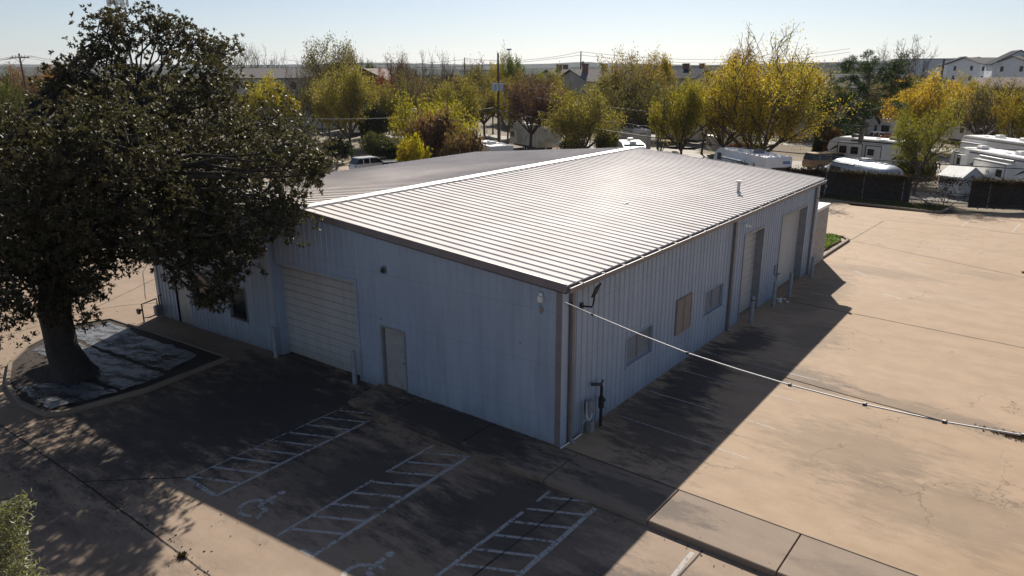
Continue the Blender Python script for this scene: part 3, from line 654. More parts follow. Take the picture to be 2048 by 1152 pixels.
def reveal(F, s0, s1, z0, z1, mat, parent, depth=.35, wd=.07, sill=False, name='frame'):
    mb = MB()
    wbox(mb, F, s0-wd, s0, -depth, .035, z0, z1+wd); wbox(mb, F, s1, s1+wd, -depth, .035, z0, z1+wd); wbox(mb, F, s0, s1, -depth, .036, z1, z1+wd)
    if sill: wbox(mb, F, s0-wd-.02, s1+wd+.02, -depth, .06, z0-.06, z0)
    return mb.build(name, mat, parent)
def panel_door(F, s0, s1, z0, z1, n=-.22, sec=.3, mat=None):
    mb = MB(); z = z0; i = 0
    while z < z1-.02:
        h = min(sec, z1-z)
        mb.hexa([F(s0, n-.05, z), F(s1, n-.05, z), F(s1, n, z+.012), F(s0, n, z+.012), F(s0, n-.05, z+h-.012), F(s1, n-.05, z+h-.012), F(s1, n-.02, z+h-.014), F(s0, n-.02, z+h-.014)])
        z += sec; i += 1
    pd_ = mb.build('overhead_door', mat or m_doorp, WH); mb = MB(); wbox(mb, F, s0, s1, n-.09, n-.052, z0, z1); mb.build('door_back', m_rvblack, pd_); return pd_
def shutter(F, s0, s1, z0, z1, mat, n=.045, split=True):
    mb = MB(); fr = .05
    wbox(mb, F, s0, s1, n-.03, n-.012, z0, z1)
    halves = [(s0, (s0+s1)/2-.012), ((s0+s1)/2+.012, s1)] if split else [(s0, s1)]
    for a, b_ in halves:
        for q in ((a, a+fr, z0, z1), (b_-fr, b_, z0, z1), (a+fr, b_-fr, z0, z0+fr), (a+fr, b_-fr, z1-fr, z1)): wbox(mb, F, q[0], q[1], n-.01, n+.02, q[2], q[3])
        z = z0+fr
        while z < z1-fr-.03:
            mb.hexa([F(a+fr, n-.008, z), F(b_-fr, n-.008, z), F(b_-fr, n+.016, z), F(a+fr, n+.016, z), F(a+fr, n-.008, z+.05), F(b_-fr, n-.008, z+.05), F(b_-fr, n-.004, z+.05), F(a+fr, n-.004, z+.05)]); z += .105
    return mb

# gable wall facing the handicap stalls: P0 = left far corner ... run from near corner to far
outg = Vector((-1, -.011)); outg.normalize()
dg = (KL-KN).normalized(); Fg = frame_at(KN, dg, outg)
def ztg(s): y = s; return 4.93+.80*(y/11.45) if y < 11.45 else 4.93+.80*max(0, (22.9-y)/11.45)
OG = [(8.55, 13.1, -1, 3.5), (6.22, 7.3, -1, 2.16), (15.35, 16.5, .68, 2.04), (17.8, 19.2, .68, 2.04), (19.75, 20.9, -1, 1.9)]
corr_wall('wall', KN, KL, outg, -.7, ztg, OG, 11.45)
panel_door(Fg, 8.55, 13.1, -.2, 3.5, n=-.28, sec=.29); reveal(Fg, 8.55, 13.1, -.3, 3.5, m_wall, WH, .34, .11, name='door_frame')
md = MB(); wbox(md, Fg, 6.26, 7.26, -.14, -.09, .0, 2.12); dr = md.build('door', M('weathered_door', (.33, .33, .33), .5, 0, .1, 2, dirt=.85, dirtcol=(.2, .14, .1)), WH)
reveal(Fg, 6.22, 7.3, -.1, 2.16, m_grey, WH, .15, .05, name='door_frame')
kn = MB(); kn.tube([Fg(6.36, -.09, 1.0), Fg(6.36, -.03, 1.0)], .028, 8); kn.tube([Fg(6.36, -.035, 1.0), Fg(6.36, .0, 1.0)], [.035, .02], 8); kn.tube([Fg(6.36, -.09, 1.22), Fg(6.36, -.05, 1.22)], .026, 8); kn.build('handle', m_grey, dr)
md = MB(); wbox(md, Fg, 19.8, 20.85, -.1, -.05, -.5, 1.86); md.build('door', m_doorp, WH)
for s0, s1 in ((15.35, 16.5), (17.8, 19.2)):
    wn = reveal(Fg, s0, s1, .68, 2.04, m_taupe, WH, .12, .05, True, name='window')
    mb = MB(); wbox(mb, Fg, s0, s1, -.1, -.08, .68, 2.04); mb.build('pane', m_dark, wn)
# long wall facing the right lot
outr = Vector((.0061, -1)).normalized(); dr_ = (KR-KN).normalized(); Fr = frame_at(KN, dr_, outr)
OR = [(13.9, 16.2, -1, 3.8), (18.75, 22.6, -1, 3.86), (3.78, 5.6, 1.24, 2.2), (9.98, 11.8, 1.3, 2.26)]
corr_wall('wall', KN, KR, outr, -.3, lambda s: 4.9, OR)
panel_door(Fr, 13.9, 16.2, .03, 3.8, n=-.3, sec=.27); reveal(Fr, 13.9, 16.2, 0, 3.8, m_grey, WH, .36, .09, name='door_frame')
panel_door(Fr, 18.75, 22.6, .03, 3.86, n=-.3, sec=.15); reveal(Fr, 18.75, 22.6, 0, 3.86, m_grey, WH, .36, .09, name='door_frame')
for s0, s1, z0, z1 in ((3.78, 5.6, 1.24, 2.2), (9.98, 11.8, 1.3, 2.26)):
    wn = reveal(Fr, s0, s1, z0, z1, m_wall, WH, .14, .045, True, name='window'); sh = shutter(Fr, s0, s1, z0, z1, None, n=-.08); sh.build('shutter', m_shutb, wn)
wn = reveal(Fr, 7.42, 8.68, 1.24, 2.57, m_taupe, WH, .03, .03, name='window'); shutter(Fr, 7.42, 8.68, 1.24, 2.57, None, n=.045).build('shutter', m_shut, wn)
# hidden walls
corr_wall('wall', KR, KF, Vector((1, 0)), -.6, lambda s: 4.9+.9*(1-abs(s-11.9)/11.9), [])
corr_wall('wall', KF, KL, Vector((0, 1)), -.7, lambda s: 4.9, [])
# roof slopes with ribs
def slope(e0, e1, r0, r1):
    mb = MB(); n = 62; dn = Vector((0, 0, -.05))
    mb.hexa([e0+dn, e1+dn, r1+dn, r0+dn, e0, e1, r1, r0])
    return mb.build('roof', m_roof, WH)
def seams(e0, e1, r0, r1, n, nm='seam'):
    mb = MB(); ed = (e1-e0).normalized()
    for k in range(n+1):
        t = k/n; a = e0.lerp(e1, t); b_ = r0.lerp(r1, t); u = (b_-a).normalized(); a = a-u*.03; hh = Vector((0, 0, .036)); w0 = ed*.018; w1 = ed*.01
        lo = Vector((0, 0, .001)); mb.hexa([a-w0+lo, a+w0+lo, b_+w0+lo, b_-w0+lo, a-w1+hh, a+w1+hh, b_+w1+hh, b_-w1+hh])
    return mb
r1_ = slope(RA, RB, RC0, RC1); r2_ = slope(RD1, RD0, RC1, RC0)
seams(RA, RB, RC0, RC1, 61).build('roof_ribs', m_roof, r1_); seams(RD0, RD1, RC0, RC1, 60).build('roof_ribs', m_roof, r2_)
mb = MB()                                                              # ridge cap
for sgn, E0, E1 in ((-1, RA, RB), (1, RD0, RD1)):
    a0 = RC0.lerp(E0, .022); a1 = RC1.lerp(E1, .022); up = Vector((0, 0, .07))
    mb.poly([a0+up*.9, a1+up*.9, RC1+up*1.5, RC0+up*1.5] if sgn < 0 else [a1+up*.9, a0+up*.9, RC0+up*1.5, RC1+up*1.5])
    mb.poly([a0+up*.9, a0, a1, a1+up*.9])
mb.build('ridge_cap', m_ridge, WH)
mb = MB()                                                              # rake trim and fascia
def board(a, b_, drop, out, th=.04, up=.045):
    o_ = Vector((out[0]*th, out[1]*th, 0)); u_ = Vector((0, 0, up)); d_ = Vector((0, 0, -drop))
    mb.hexa([a+d_, b_+d_, b_+d_+o_, a+d_+o_, a+u_, b_+u_, b_+u_+o_, a+u_+o_])
board(RB, RC1, .24, (1, 0)); board(RC1, RD1, .24, (1, 0)); mb.build('rake_trim', m_taupe, WH); mb = MB(); board(RA, RC0, .2, (-1, 0)); board(RC0, RD0, .2, (-1, 0))
for a, b_ in ((RA, RC0), (RC0, RD0)):                                  # soffit return to the wall
    q = Vector((.2, 0, -.24)); z_ = Vector((0, 0, -.24)); mb.poly([a+z_, b_+z_, b_+q, a+q])
mb.build('rake_trim', m_taupe, WH)
mb = MB()                                                              # eave gutter on the right side
gx = RB-RA; gn = Vector((gx.x, gx.y, 0)).normalized(); go = Vector((gn.y, -gn.x, 0))
P = lambda t, o_, z: RA+gx*t+go*o_+Vector((0, 0, z-.0))
for o0, o1, z0, z1 in ((-.02, .0, -.2, -.03), (.0, .12, -.2, -.185), (.12, .14, -.2, -.05)): mb.hexa([P(0, o0, z0), P(1, o0, z0), P(1, o1, z0), P(0, o1, z0), P(0, o0, z1), P(1, o0, z1), P(1, o1, z1), P(0, o1, z1)])
mb.hexa([P(0, .14, -.075), P(1, .14, -.075), P(1, .16, -.075), P(0, .16, -.075), P(0, .14, -.045), P(1, .14, -.045), P(1, .16, -.045), P(0, .16, -.045)])
for k in range(21):
    t = (k+.5)/21; t2 = t+.0018
    mb.hexa([P(t, 0, -.055), P(t2, 0, -.055), P(t2, .155, -.045), P(t, .155, -.045), P(t, 0, -.04), P(t2, 0, -.04), P(t2, .155, -.03), P(t, .155, -.03)])
mb.build('gutter', m_taupe, WH)
mb = MB(); P2 = lambda t, o_, z: RD0.lerp(RD1, t)+Vector((0, o_, z)); mb.hexa([P2(0, 0, -.16), P2(1, 0, -.16), P2(1, .13, -.16), P2(0, .13, -.16), P2(0, 0, -.03), P2(1, 0, -.03), P2(1, .13, -.03), P2(0, .13, -.03)]); mb.build('gutter', m_taupe, WH)
for s, wd in ((.42, .13), (12.5, .15), (23.75, .15)):                  # downspouts
    mb = MB(); wbox(mb, Fr, s-wd/2, s+wd/2, .03, .13, .12, 4.76)
    mb.hexa([Fr(s-wd/2, .03, .0), Fr(s+wd/2, .03, .0), Fr(s+wd/2, .26, .0), Fr(s-wd/2, .26, .0), Fr(s-wd/2, .03, .118), Fr(s+wd/2, .03, .118), Fr(s+wd/2, .131, .118), Fr(s-wd/2, .131, .118)])
    mb.build('downspout', m_taupe, WH)
mb = MB()                                                              # corner trims
wbox(mb, Fg, -.03, .16, .02, .05, -.2, 4.72); mb.build('corner_trim', m_taupe, WH)
mb = MB(); wbox(mb, Fr, -.045, .24, .02, .05, -.05, 4.74); mb.build('corner_trim', m_wall, WH)
mb = MB(); wbox(mb, Fr, 24.25, 24.5, .02, .05, .0, 4.74); mb.build('corner_trim', m_wall, WH)
mb = MB(); wbox(mb, Fg, 22.35, 22.6, .02, .05, -.6, 4.74); mb.build('corner_trim', m_wall, WH)
mb = MB(); wbox(mb, Fg, 13.22, 13.42, .03, .15, -.25, 4.9); mb.build('downspout', m_wall, WH)
mb = MB(); mb.tube([Fr(-.1, .1, .02), Fr(.55, .12, .02), Fr(1.0, .12, .03), Fr(1.0, .12, .18)], .022, 6); mb.build('conduit', m_white, WH)
# roof vent
mb = MB(); vz = 5.02; mb.tube([(17.1, 1.75, vz-.02), (17.1, 1.75, vz+.12)], [.2, .1], 10); mb.tube([(17.1, 1.75, vz), (17.1, 1.75, vz+.55)], .075, 10); mb.tube([(17.1, 1.75, vz+.55), (17.1, 1.75, vz+.62)], .12, 10); mb.build('roof_vent', m_grey, WH)
mb = MB(); mb.box(10.3, 10.65, 3.9, 3.96, 5.22, 5.3); mb.build('roof_patch', m_grey, WH)
# flood lights
def flood(F, s, z, nm_par, dirx=1):
    mb = MB(); wbox(mb, F, s-.06, s+.06, .03, .07, z-.09, z+.09); mb.tube([F(s, .05, z), F(s+.1*dirx, .32, z), F(s+.14*dirx, .34, z+.1), F(s+.16*dirx, .36, z+.36)], .028, 7); a = mb.build('flood_light', m_black, WH)
    mb = MB(); x = s+.16*dirx
    mb.hexa([F(x-.1, .30, z+.3), F(x+.14, .30, z+.36), F(x+.14, .34, z+.34), F(x-.1, .34, z+.28), F(x-.06, .42, z+.62), F(x+.2, .42, z+.68), F(x+.2, .46, z+.66), F(x-.06, .46, z+.6)])
    mb.build('lamp_head', m_black, a)
    mb = MB(); mb.poly([F(x-.05, .335, z+.36), F(x+.1, .335, z+.40), F(x+.15, .425, z+.62), F(x-.01, .425, z+.58)]); mb.build('lens', m_rvwhite, a)
flood(Fr, .95, 4.05, WH); flood(Fr, 23.9, 4.1, WH, 1)
mb = MB(); mb.tube([Fg(7.0, .03, 4.2), Fg(7.0, .07, 4.2)], .13, 14); lm = mb.build('wall_lamp', m_rvgrey, WH); mb = MB(); mb.tube([Fg(7.0, .07, 4.2), Fg(7.0, .15, 4.17), Fg(7.0, .18, 4.15)], [.075, .07, .02], 10); mb.build('lens', m_black, lm)
mb = MB(); wbox(mb, Fg, .6, .74, .03, .13, 4.3, 4.46); wbox(mb, Fg, .62, .72, .03, .09, 4.47, 4.56); mb.build('wall_lamp', m_white, WH)
mb = MB(); wbox(mb, Fr, 13.55, 13.68, .03, .12, 4.25, 4.4); mb.tube([Fr(13.7, .1, 4.3), Fr(13.85, .22, 4.25)], .05, 8); mb.build('camera_box', m_white, WH)
mb = MB(); wbox(mb, Fg, .62, .74, .031, .034, 4.0, 4.12); wbox(mb, Fg, .66, .70, .031, .035, 3.93, 4.19); mb.build('lamp_stain', m_shut, WH)
for s in (18.2, 18.55):
    mb = MB(); mb.tube([Fr(s, .04, 1.65), Fr(s, .05, 1.2), Fr(s, .12, 1.12), Fr(s, .2, 1.2)], .02, 5); mb.build('hook', m_black, WH)
# black gas riser and electric boxes at the near corner
g = thing('gas_riser', (1.86, -.2, 0), 0, 'black iron pipe riser with valve against the near end of the long wall', 'pipe')
mb = MB(); mb.tube([(0, -.05, 0), (0, -.05, 1.28), (-.03, -.04, 1.38), (-.22, .05, 1.42), (-.3, .14, 1.42)], .05, 9); mb.build('pipe', m_black, g)
mb = MB(); mb.tube([(0, -.05, .6), (0, -.05, .95)], .09, 9); mb.tube([(-.02, -.05, .78), (.16, -.08, .82)], .05, 8); mb.build('valve', m_black, g)
mb = MB(); mb.tube([(-.02, -.05, 1.4), (.06, -.06, 1.5)], .03, 6); mb.build('cap', m_black, g)
g = thing('utility_box', (1.3, -.1, 0), 0, 'grey telephone box with looping cables beside the black pipe riser', 'utility box')
mb = MB(); mb.cbox(-.12, .14, -.16, .02, .62, 1.02); mb.build('case', m_shutb, g)
mb = MB(); mb.tube([(-.3, -.03, -.0), (-.3, -.03, 1.1)], .03, 7); mb.tube([(-.42, -.08, .42), (-.2, -.08, .5)], .035, 6); mb.tube([(.1, -.05, .0), (.1, -.05, .62)], .025, 7); mb.build('conduit', m_grey, g)
mb = MB(); mb.tube([(-.2, -.1, 1.05), (-.2, -.12, .55), (-.1, -.14, .42), (.02, -.14, .5), (.08, -.13, .66)], .016, 6); mb.build('cable', m_white, g)
mb = MB(); mb.cbox(-.06, .14, -.2, .0, 0, .34); mb.build('meter_base', m_grey, g)
g = thing('gas_meter', (-.75, 22.2, gz(0, 22.2)), 0, 'grey gas meter with pipework at the far left corner of the warehouse', 'gas meter')
mb = MB(); mb.cbox(.05, .4, -.15, .15, .15, .62, .05); mb.build('meter', m_rvgrey, g)
mb = MB(); mb.tube([(-.5, 0, 0), (-.5, 0, .85), (.2, 0, .95), (.2, 0, .6)], .035, 8); mb.tube([(-.5, 0, .2), (-.2, 0, .15), (.1, 0, .2)], .03, 8); mb.tube([(.3, 0, .6), (.3, 0, 1.05), (.5, .1, 1.05)], .03, 7); mb.build('pipe', m_black, g)
mb = MB(); mb.tube([(-.72, 0, .55), (-.64, 0, .55)], .14, 10); mb.tube([(-.64, 0, .55), (-.5, 0, .6)], .05, 8); mb.build('regulator', m_black, g)
# bollards
def bollard(x, y, h, label):
    g = thing('bollard', (x, y, gz(x, y)+.005 if x < 0 else 0), 0, label, 'bollard', 'painted steel bollards guarding the roll-up doors')
    mb = MB(); mb.tube([(0, 0, -.05), (0, 0, h)], .085, 14, cap=False); mb.build('post', m_boll, g, True)
    mb = MB(); mb.tube([(0, 0, h), (0, 0, h+.03), (0, 0, h+.05)], [.085, .065, .02], 14); mb.build('cap', m_boll, g, True)
bollard(-.5, 13.1, 1.2, 'bollard left of the wide roll-up door in the gable wall')
bollard(-.42, 8.5, 1.2, 'bollard right of the wide roll-up door in the gable wall')
bollard(14.1, -.42, 1.15, 'bollard nearest the camera on the long wall, dark band around its top')
bollard(17.0, -.4, 1.15, 'bollard on the far side of the first roll-up door, by the white litter')
bollard(19.0, -.5, 1.15, 'bollard on the near side of the taller plain roll-up door')
bollard(23.0, -.35, 1.15, 'farthest bollard of the long wall, next to the last downspout')
mb = MB(); mb.tube([(0, 0, 1.0), (0, 0, 1.06)], .09, 12); bnd = mb.build('band', m_black); bnd.parent = [o for o in COL.objects if o.name == 'bollard.002'][0]
mb = MB(); rr_ = random.Random(2)
for k in range(26):
    c = Vector((rr_.gauss(0, .16), rr_.gauss(0, .16), rr_.uniform(.02, .16))); q = [c+Vector((rr_.gauss(0, .09), rr_.gauss(0, .09), rr_.gauss(0, .045))) for _ in range(3)]
    for p in q: p.z = max(.01, p.z)
    mb.poly(q)
for k in range(10):
    c = Vector((.35+rr_.gauss(0, .14), -.05+rr_.gauss(0, .1), .03)); q = [c+Vector((rr_.gauss(0, .07), rr_.gauss(0, .07), rr_.uniform(0, .04))) for _ in range(3)]; mb.poly(q)
tag(mb.build('litter', m_white, loc=(17.75, -.45, 0)), 'crumpled white plastic litter lying at the foot of a bollard', 'litter')
# block enclosure behind the far end
g = thing('block_enclosure', (24.6, .3, 0), 0, 'painted concrete block annex with a pale flat cap at the far end of the warehouse', 'enclosure')
m, t, b = newmat('painted_block'); pos = t.node('ShaderNodeNewGeometry').outputs['Position']
bk = t.node('ShaderNodeTexBrick', {'Scale': 1.0, 'Color1': (.40, .38, .35, 1), 'Color2': (.34, .32, .30, 1), 'Mortar': (.22, .2, .18, 1), 'Mortar Size': .012, 'Brick Width': .4, 'Row Height': .2})
cx = t.node('ShaderNodeSeparateXYZ'); t.L.new(pos, cx.inputs[0]); cb = t.node('ShaderNodeCombineXYZ'); t.L.new(t.math('ADD', cx.outputs[0], cx.outputs[1]), cb.inputs[0]); t.L.new(cx.outputs[2], cb.inputs[1]); t.L.new(cb.outputs[0], bk.inputs[0])
t.L.new(bk.outputs[0], b.inputs[0]); b.inputs['Roughness'].default_value = .8; t.put(b.inputs['Normal'], t.bump(bk.outputs[1], -.4, .02)); m_block = m
mb = MB(); mb.box(.05, 2.95, 0, .2, -.1, 3.15); mb.box(2.75, 2.95, .2, 7, -.1, 3.15); mb.build('wall', m_block, g)
mb = MB(); mb.box(.0, 3.02, -.05, 7.1, 3.152, 3.3); mb.build('cap', m_rvwhite, g)

# near service cable
def cable(name, label, a, b_, sag, r, mat, n=24, cat='cable', group=None):
    a, b_ = Vector(a), Vector(b_); pts = []
    for k in range(n+1): t = k/n; pts.append(a.lerp(b_, t)+Vector((0, 0, -4*sag*t*(1-t))))
    mb = MB(); o_ = a.copy(); mb.tube([p-o_ for p in pts], r, 6); o = mb.build(name, mat, None, True); o.location = o_
    return tag(o, label, cat, group), pts
def cable_px(px, depths):
    return [at_d(x, y, d) for (x, y), d in zip(px, depths)]
m_cab = M('cable_sheath', (.36, .35, .35), .5, .1, .05, 3)
pts = cable_px([(1131, 605), (1185, 629), (1280, 669), (1375, 706), (1480, 740), (1580, 770), (1730, 809), (1890, 844), (2048, 871), (2250, 900), (2500, 925)], [18.9, 17.9, 16.4, 15.1, 13.9, 12.9, 11.6, 10.5, 9.6, 8.8, 8.1])
mb = MB(); o_ = pts[0].copy(); mb.tube([p-o_ for p in pts], .0135, 7); svc = mb.build('service_cable', m_cab, None, True); svc.location = o_
tag(svc, 'thick pale service cable sagging from the warehouse corner across the sunny lot', 'cable')
mb = MB()
for i_ in (1, 3, 5, 6, 7, 8):
    p = pts[i_]-o_; dd = (pts[i_+1]-pts[i_-1]).normalized()*.025; mb.tube([p-dd, p+dd], .034, 8)
mb.build('clamp', m_black, svc)
q = cable_px([(1560, 752), (1700, 792), (1890, 843)], [13.0, 11.8, 10.5]); mb = MB(); mb.tube([p-o_ for p in q], .007, 5); mb.build('thin_wire', m_black, svc)
mb = MB(); mb.tube([Vector(Fr(.28, .03, 4.28))-o_, Vector(Fr(.28, .14, 4.28))-o_], .045, 8); mb.build('wall_bracket', m_black, svc)

# ------------------------------------------------------------------ oak island
isl = [(-2.08, 23.6), (-3.3, 24.1), (-4.77, 23.4), (-5.97, 22.6), (-7.05, 21.2), (-7.95, 18.8), (-8.3, 16.5), (-8.15, 14.7), (-7.7, 14.3), (-5.17, 13.9), (-1.7, 14.4), (-1.7, 17.7), (-1.9, 21)]
def ring_curb(pts, wd, h, nm='kerb'):
    mb = MB(); n = len(pts); P = [Vector(p) for p in pts]; ctr = sum(P, Vector((0, 0)))/n
    for i in range(n):
        a, b_ = P[i], P[(i+1) % n]
        ia = a+(ctr-a).normalized()*wd; ib = b_+(ctr-b_).normalized()*wd
        za, zb = gz(*a), gz(*b_); c_ = .02
        oa = a+(ctr-a).normalized()*c_; ob = b_+(ctr-b_).normalized()*c_
        mb.poly([(a.x, a.y, za-.1), (b_.x, b_.y, zb-.1), (b_.x, b_.y, zb+h-c_), (a.x, a.y, za+h-c_)])
        mb.poly([(a.x, a.y, za+h-c_), (b_.x, b_.y, zb+h-c_), (ob.x, ob.y, zb+h), (oa.x, oa.y, za+h)])
        mb.poly([(oa.x, oa.y, za+h), (ob.x, ob.y, zb+h), (ib.x, ib.y, zb+h), (ia.x, ia.y, za+h)])
        mb.poly([(ia.x, ia.y, za+h), (ib.x, ib.y, zb+h), (ib.x, ib.y, zb-.1), (ia.x, ia.y, za-.1)])
    return tag(mb.build(nm, m_kerb), kind='structure')
ring_curb(isl, .15, .15)
m, t, b = newmat('mulch_soil'); pos = t.node('ShaderNodeNewGeometry').outputs['Position']; n_ = t.noise(pos, 14, 6, .8)
t.L.new(t.mix(t.step(n_, .35, .75), (.018, .013, .01, 1), (.07, .047, .032, 1)), b.inputs[0]); b.inputs['Roughness'].default_value = .95; t.put(b.inputs['Normal'], t.bump(n_, .8, .05)); m_soil = m
def inside(x, y, poly):
    c = False; j = len(poly)-1
    for i in range(len(poly)):
        xi, yi = poly[i]; xj, yj = poly[j]
        if (yi > y) != (yj > y) and x < (xj-xi)*(y-yi)/(yj-yi)+xi: c = not c
        j = i
    return c
mb = MB(); cx_ = (-5, 18.5); mb.poly([(cx_[0]+(x-cx_[0])*.96, cx_[1]+(y-cx_[1])*.98, gz(x, y)+.09) for x, y in isl][::-1]); tag(mb.build('mulch_bed', m_soil), kind='structure')
m, t, b = newmat('weed_fabric'); pos = t.node('ShaderNodeNewGeometry').outputs['Position']
n1 = t.noise(t.maprot(pos, rot=rad(20), scale=(3, .7, 1)), 1.6, 7, .7); b.inputs['Base Color'].default_value = (.16, .17, .20, 1)
t.L.new(t.mix(t.step(n1, .45, .7), (.12, .13, .155, 1), (.045, .04, .036, 1)), b.inputs[0]); b.inputs['Roughness'].default_value = .42; t.put(b.inputs['Normal'], t.bump(t.noise(t.maprot(pos, rot=rad(20), scale=(2, .8, 1)), 5, 6, .7), 1.0, .08))
hl = t.step(t.noise(t.maprot(pos, rot=rad(15), scale=(.6, 1.8, 1)), 1.1, 9, .8), .43, .62); tr = t.node('ShaderNodeBsdfTransparent'); mx = t.node('ShaderNodeMixShader'); t.L.new(hl, mx.inputs[0]); t.L.new(b.outputs[0], mx.inputs[1]); t.L.new(tr.outputs[0], mx.inputs[2]); t.L.new(mx.outputs[0], t.N['Material Output'].inputs[0]); m_fab = m
for quad, lab in (([(-2.3, 15.6), (-2.4, 23.0), (-4.3, 23.2), (-3.95, 15.0)], 'long strip of torn grey weed fabric nearest the warehouse'), ([(-4.1, 14.6), (-4.45, 22.9), (-6.0, 21.9), (-5.7, 14.6)], 'middle strip of torn grey weed fabric beside the oak trunk'), ([(-5.9, 14.5), (-6.2, 17.0), (-7.8, 18.2), (-7.9, 15.0)], 'short strip of grey weed fabric on the kerb side of the oak')):
    mb = MB(); nn = 14; mm = 5; rr_ = random.Random(len(lab))
    A, B, C_, D = [Vector(p) for p in quad]
    mb.v = []
    for j in range(nn+1):
        for i in range(mm+1):
            p = A.lerp(B, j/nn).lerp(D.lerp(C_, j/nn), i/mm); e_ = .0 if 0 < i < mm else rr_.uniform(-.08, .08)
            mb.v.append((p.x+e_, p.y, gz(p.x, p.y)+.115+rr_.uniform(0, .035)+(.02 if i in (1, mm-1) else 0)))
    for j in range(nn):
        for i in range(mm): mb.f.append((j*(mm+1)+i, j*(mm+1)+i+1, (j+1)*(mm+1)+i+1, (j+1)*(mm+1)+i)); mb.m.append(0)
    tag(mb.build('weed_fabric', m_fab, None, True), lab, 'weed fabric', 'weed fabric strips under the oak')

# ------------------------------------------------------------------ grass patches, far kerbs
m_grass = leafmat('grass_blades', (.10, .15, .03), .4, .6, .2, .4, 1.7)
def grass(poly, z, n, seed, h=.12, label='', mat=None):
    rg = np.random.default_rng(seed); xs = [p[0] for p in poly]; ys = [p[1] for p in poly]; c = []
    while len(c) < n:
        x = rg.uniform(min(xs), max(xs)); y = rg.uniform(min(ys), max(ys))
        if inside(x, y, poly): c.append((x, y, z+rg.uniform(.02, h)))
    me = leaves_mesh('grass', np.array(c), None, h*1.3, mat or m_grass, seed, .3); o = bpy.data.objects.new('grass', me); COL.objects.link(o); tag(o, label, 'grass', kind='stuff')
def bed(poly, z, mat, nm='grass_bed', kz=.12):
    mb = MB(); mb.poly([(x, y, z) for x, y in poly]); tag(mb.build(nm, mat), kind='structure')
    k = MB()
    for a, b_ in zip(poly, poly[1:]+poly[:1]): pass
    return k
m_turf = M('turf_soil', (.09, .085, .035), .95, 0, .3, 6)
pa = [(27.7, .9), (33.4, .75), (34.2, 1.3), (34.4, 2.2), (33, 6), (27.7, 6)]
bed(pa, .09, m_turf); grass(pa, .09, 5200, 1, .14, 'bright green grass patch beside the block annex')
pb = [(49.3, 5.6), (48.9, 4.5), (48.9, 3.2), (48.2, -2.3), (51.2, -3.0), (51.2, 9), (49.3, 9.5)]
bed(pb, .08, m_turf); grass(pb, .08, 5000, 2, .1, 'thin green grass strip between the far kerb and the fence', leafmat('dry_grass', (.10, .105, .035), .3, .7, .1, .4, 1.3))
def kerb_line(pts, wd=.18, h=.14):
    mb = MB()
    for a, b_ in zip(pts[:-1], pts[1:]):
        a, b_ = Vector(a), Vector(b_); d = (b_-a).normalized(); q = Vector((-d.y, d.x))*wd/2; ring = lambda p: [(p-q).to_tuple()+(-.02,), (p-q).to_tuple()+(h-.02,), (p-q*.8).to_tuple()+(h,), (p+q*.8).to_tuple()+(h,), (p+q).to_tuple()+(h-.02,), (p+q).to_tuple()+(-.02,)]
        mb.loft([ring(a-d*.05), ring(b_+d*.05)])
    tag(mb.build('kerb', m_kerb), kind='structure')
kerb_line([(27.6, .45), (33.6, .42), (34.4, .9), (34.6, 2.2), (33.2, 6.2)])
kerb_line([(49.4, 12), (49.1, 5.6), (48.7, 4.5), (48.7, 3.2), (48.0, -2.2), (48.4, -2.7), (51.3, -3.1)])

rg = np.random.default_rng(77); c = []
for (x, y, sx__, sy__, n_) in ((-9.2, 12, 1.5, 5, 260), (-5, 18.5, 2.2, 3.2, 900), (-2.0, 12, .6, 2.5, 120), (-1.95, 2, .12, 6, 160), (-9.2, 4, .12, 5, 120), (-5, 25, 2, 1, 90)):
    for k in range(n_):
        px_, py_ = x+rg.normal()*sx__, y+rg.normal()*sy__
        if -1.75 < px_ < 0 and py_ < 7.4: continue
        c.append((px_, py_, gz(px_, py_)+(.125 if inside(px_, py_, isl) else .012)))
me = leaves_mesh('leaf_litter', np.array(c), None, .06, leafmat('dry_leaf', (.10, .065, .035), .1, .8, .1, .4, 1), 5, .6); o = bpy.data.objects.new('leaf_litter', me); COL.objects.link(o); tag(o, 'dry brown leaves scattered on the bed and the pavement', 'leaf litter', kind='stuff')
c = [(8.75+rg.normal()*.1, -10.55+rg.normal()*.42, .012+abs(rg.normal())*.012) for k in range(900)]
me = leaves_mesh('debris', np.array(c), None, .06, bpy.data.materials['dry_leaf'], 6, .6); o = bpy.data.objects.new('debris', me); COL.objects.link(o); tag(o, 'dark brown patch of rotting leaves under the cable at the right edge', 'debris', kind='stuff')
for i_, (x, y, lab) in enumerate(((-9.25, 4.1, 'small dark weed tuft in the pavement joint at lower left'), (31.0, -9.2, 'small brown weed at the right edge of the lot'))):
    pts_ = rg.normal(size=(150, 3))*np.array([.05, .07, .025]); pts_[:, 2] = abs(pts_[:, 2])+.02
    me = leaves_mesh('weed', pts_, None, .09, bpy.data.materials['dry_leaf'], i_, .25, axes=pts_+np.array([0, 0, .1])); o = bpy.data.objects.new('weed', me); COL.objects.link(o); o.location = (x, y, gz(x, y) if x < 0 else 0); tag(o, lab, 'weed')

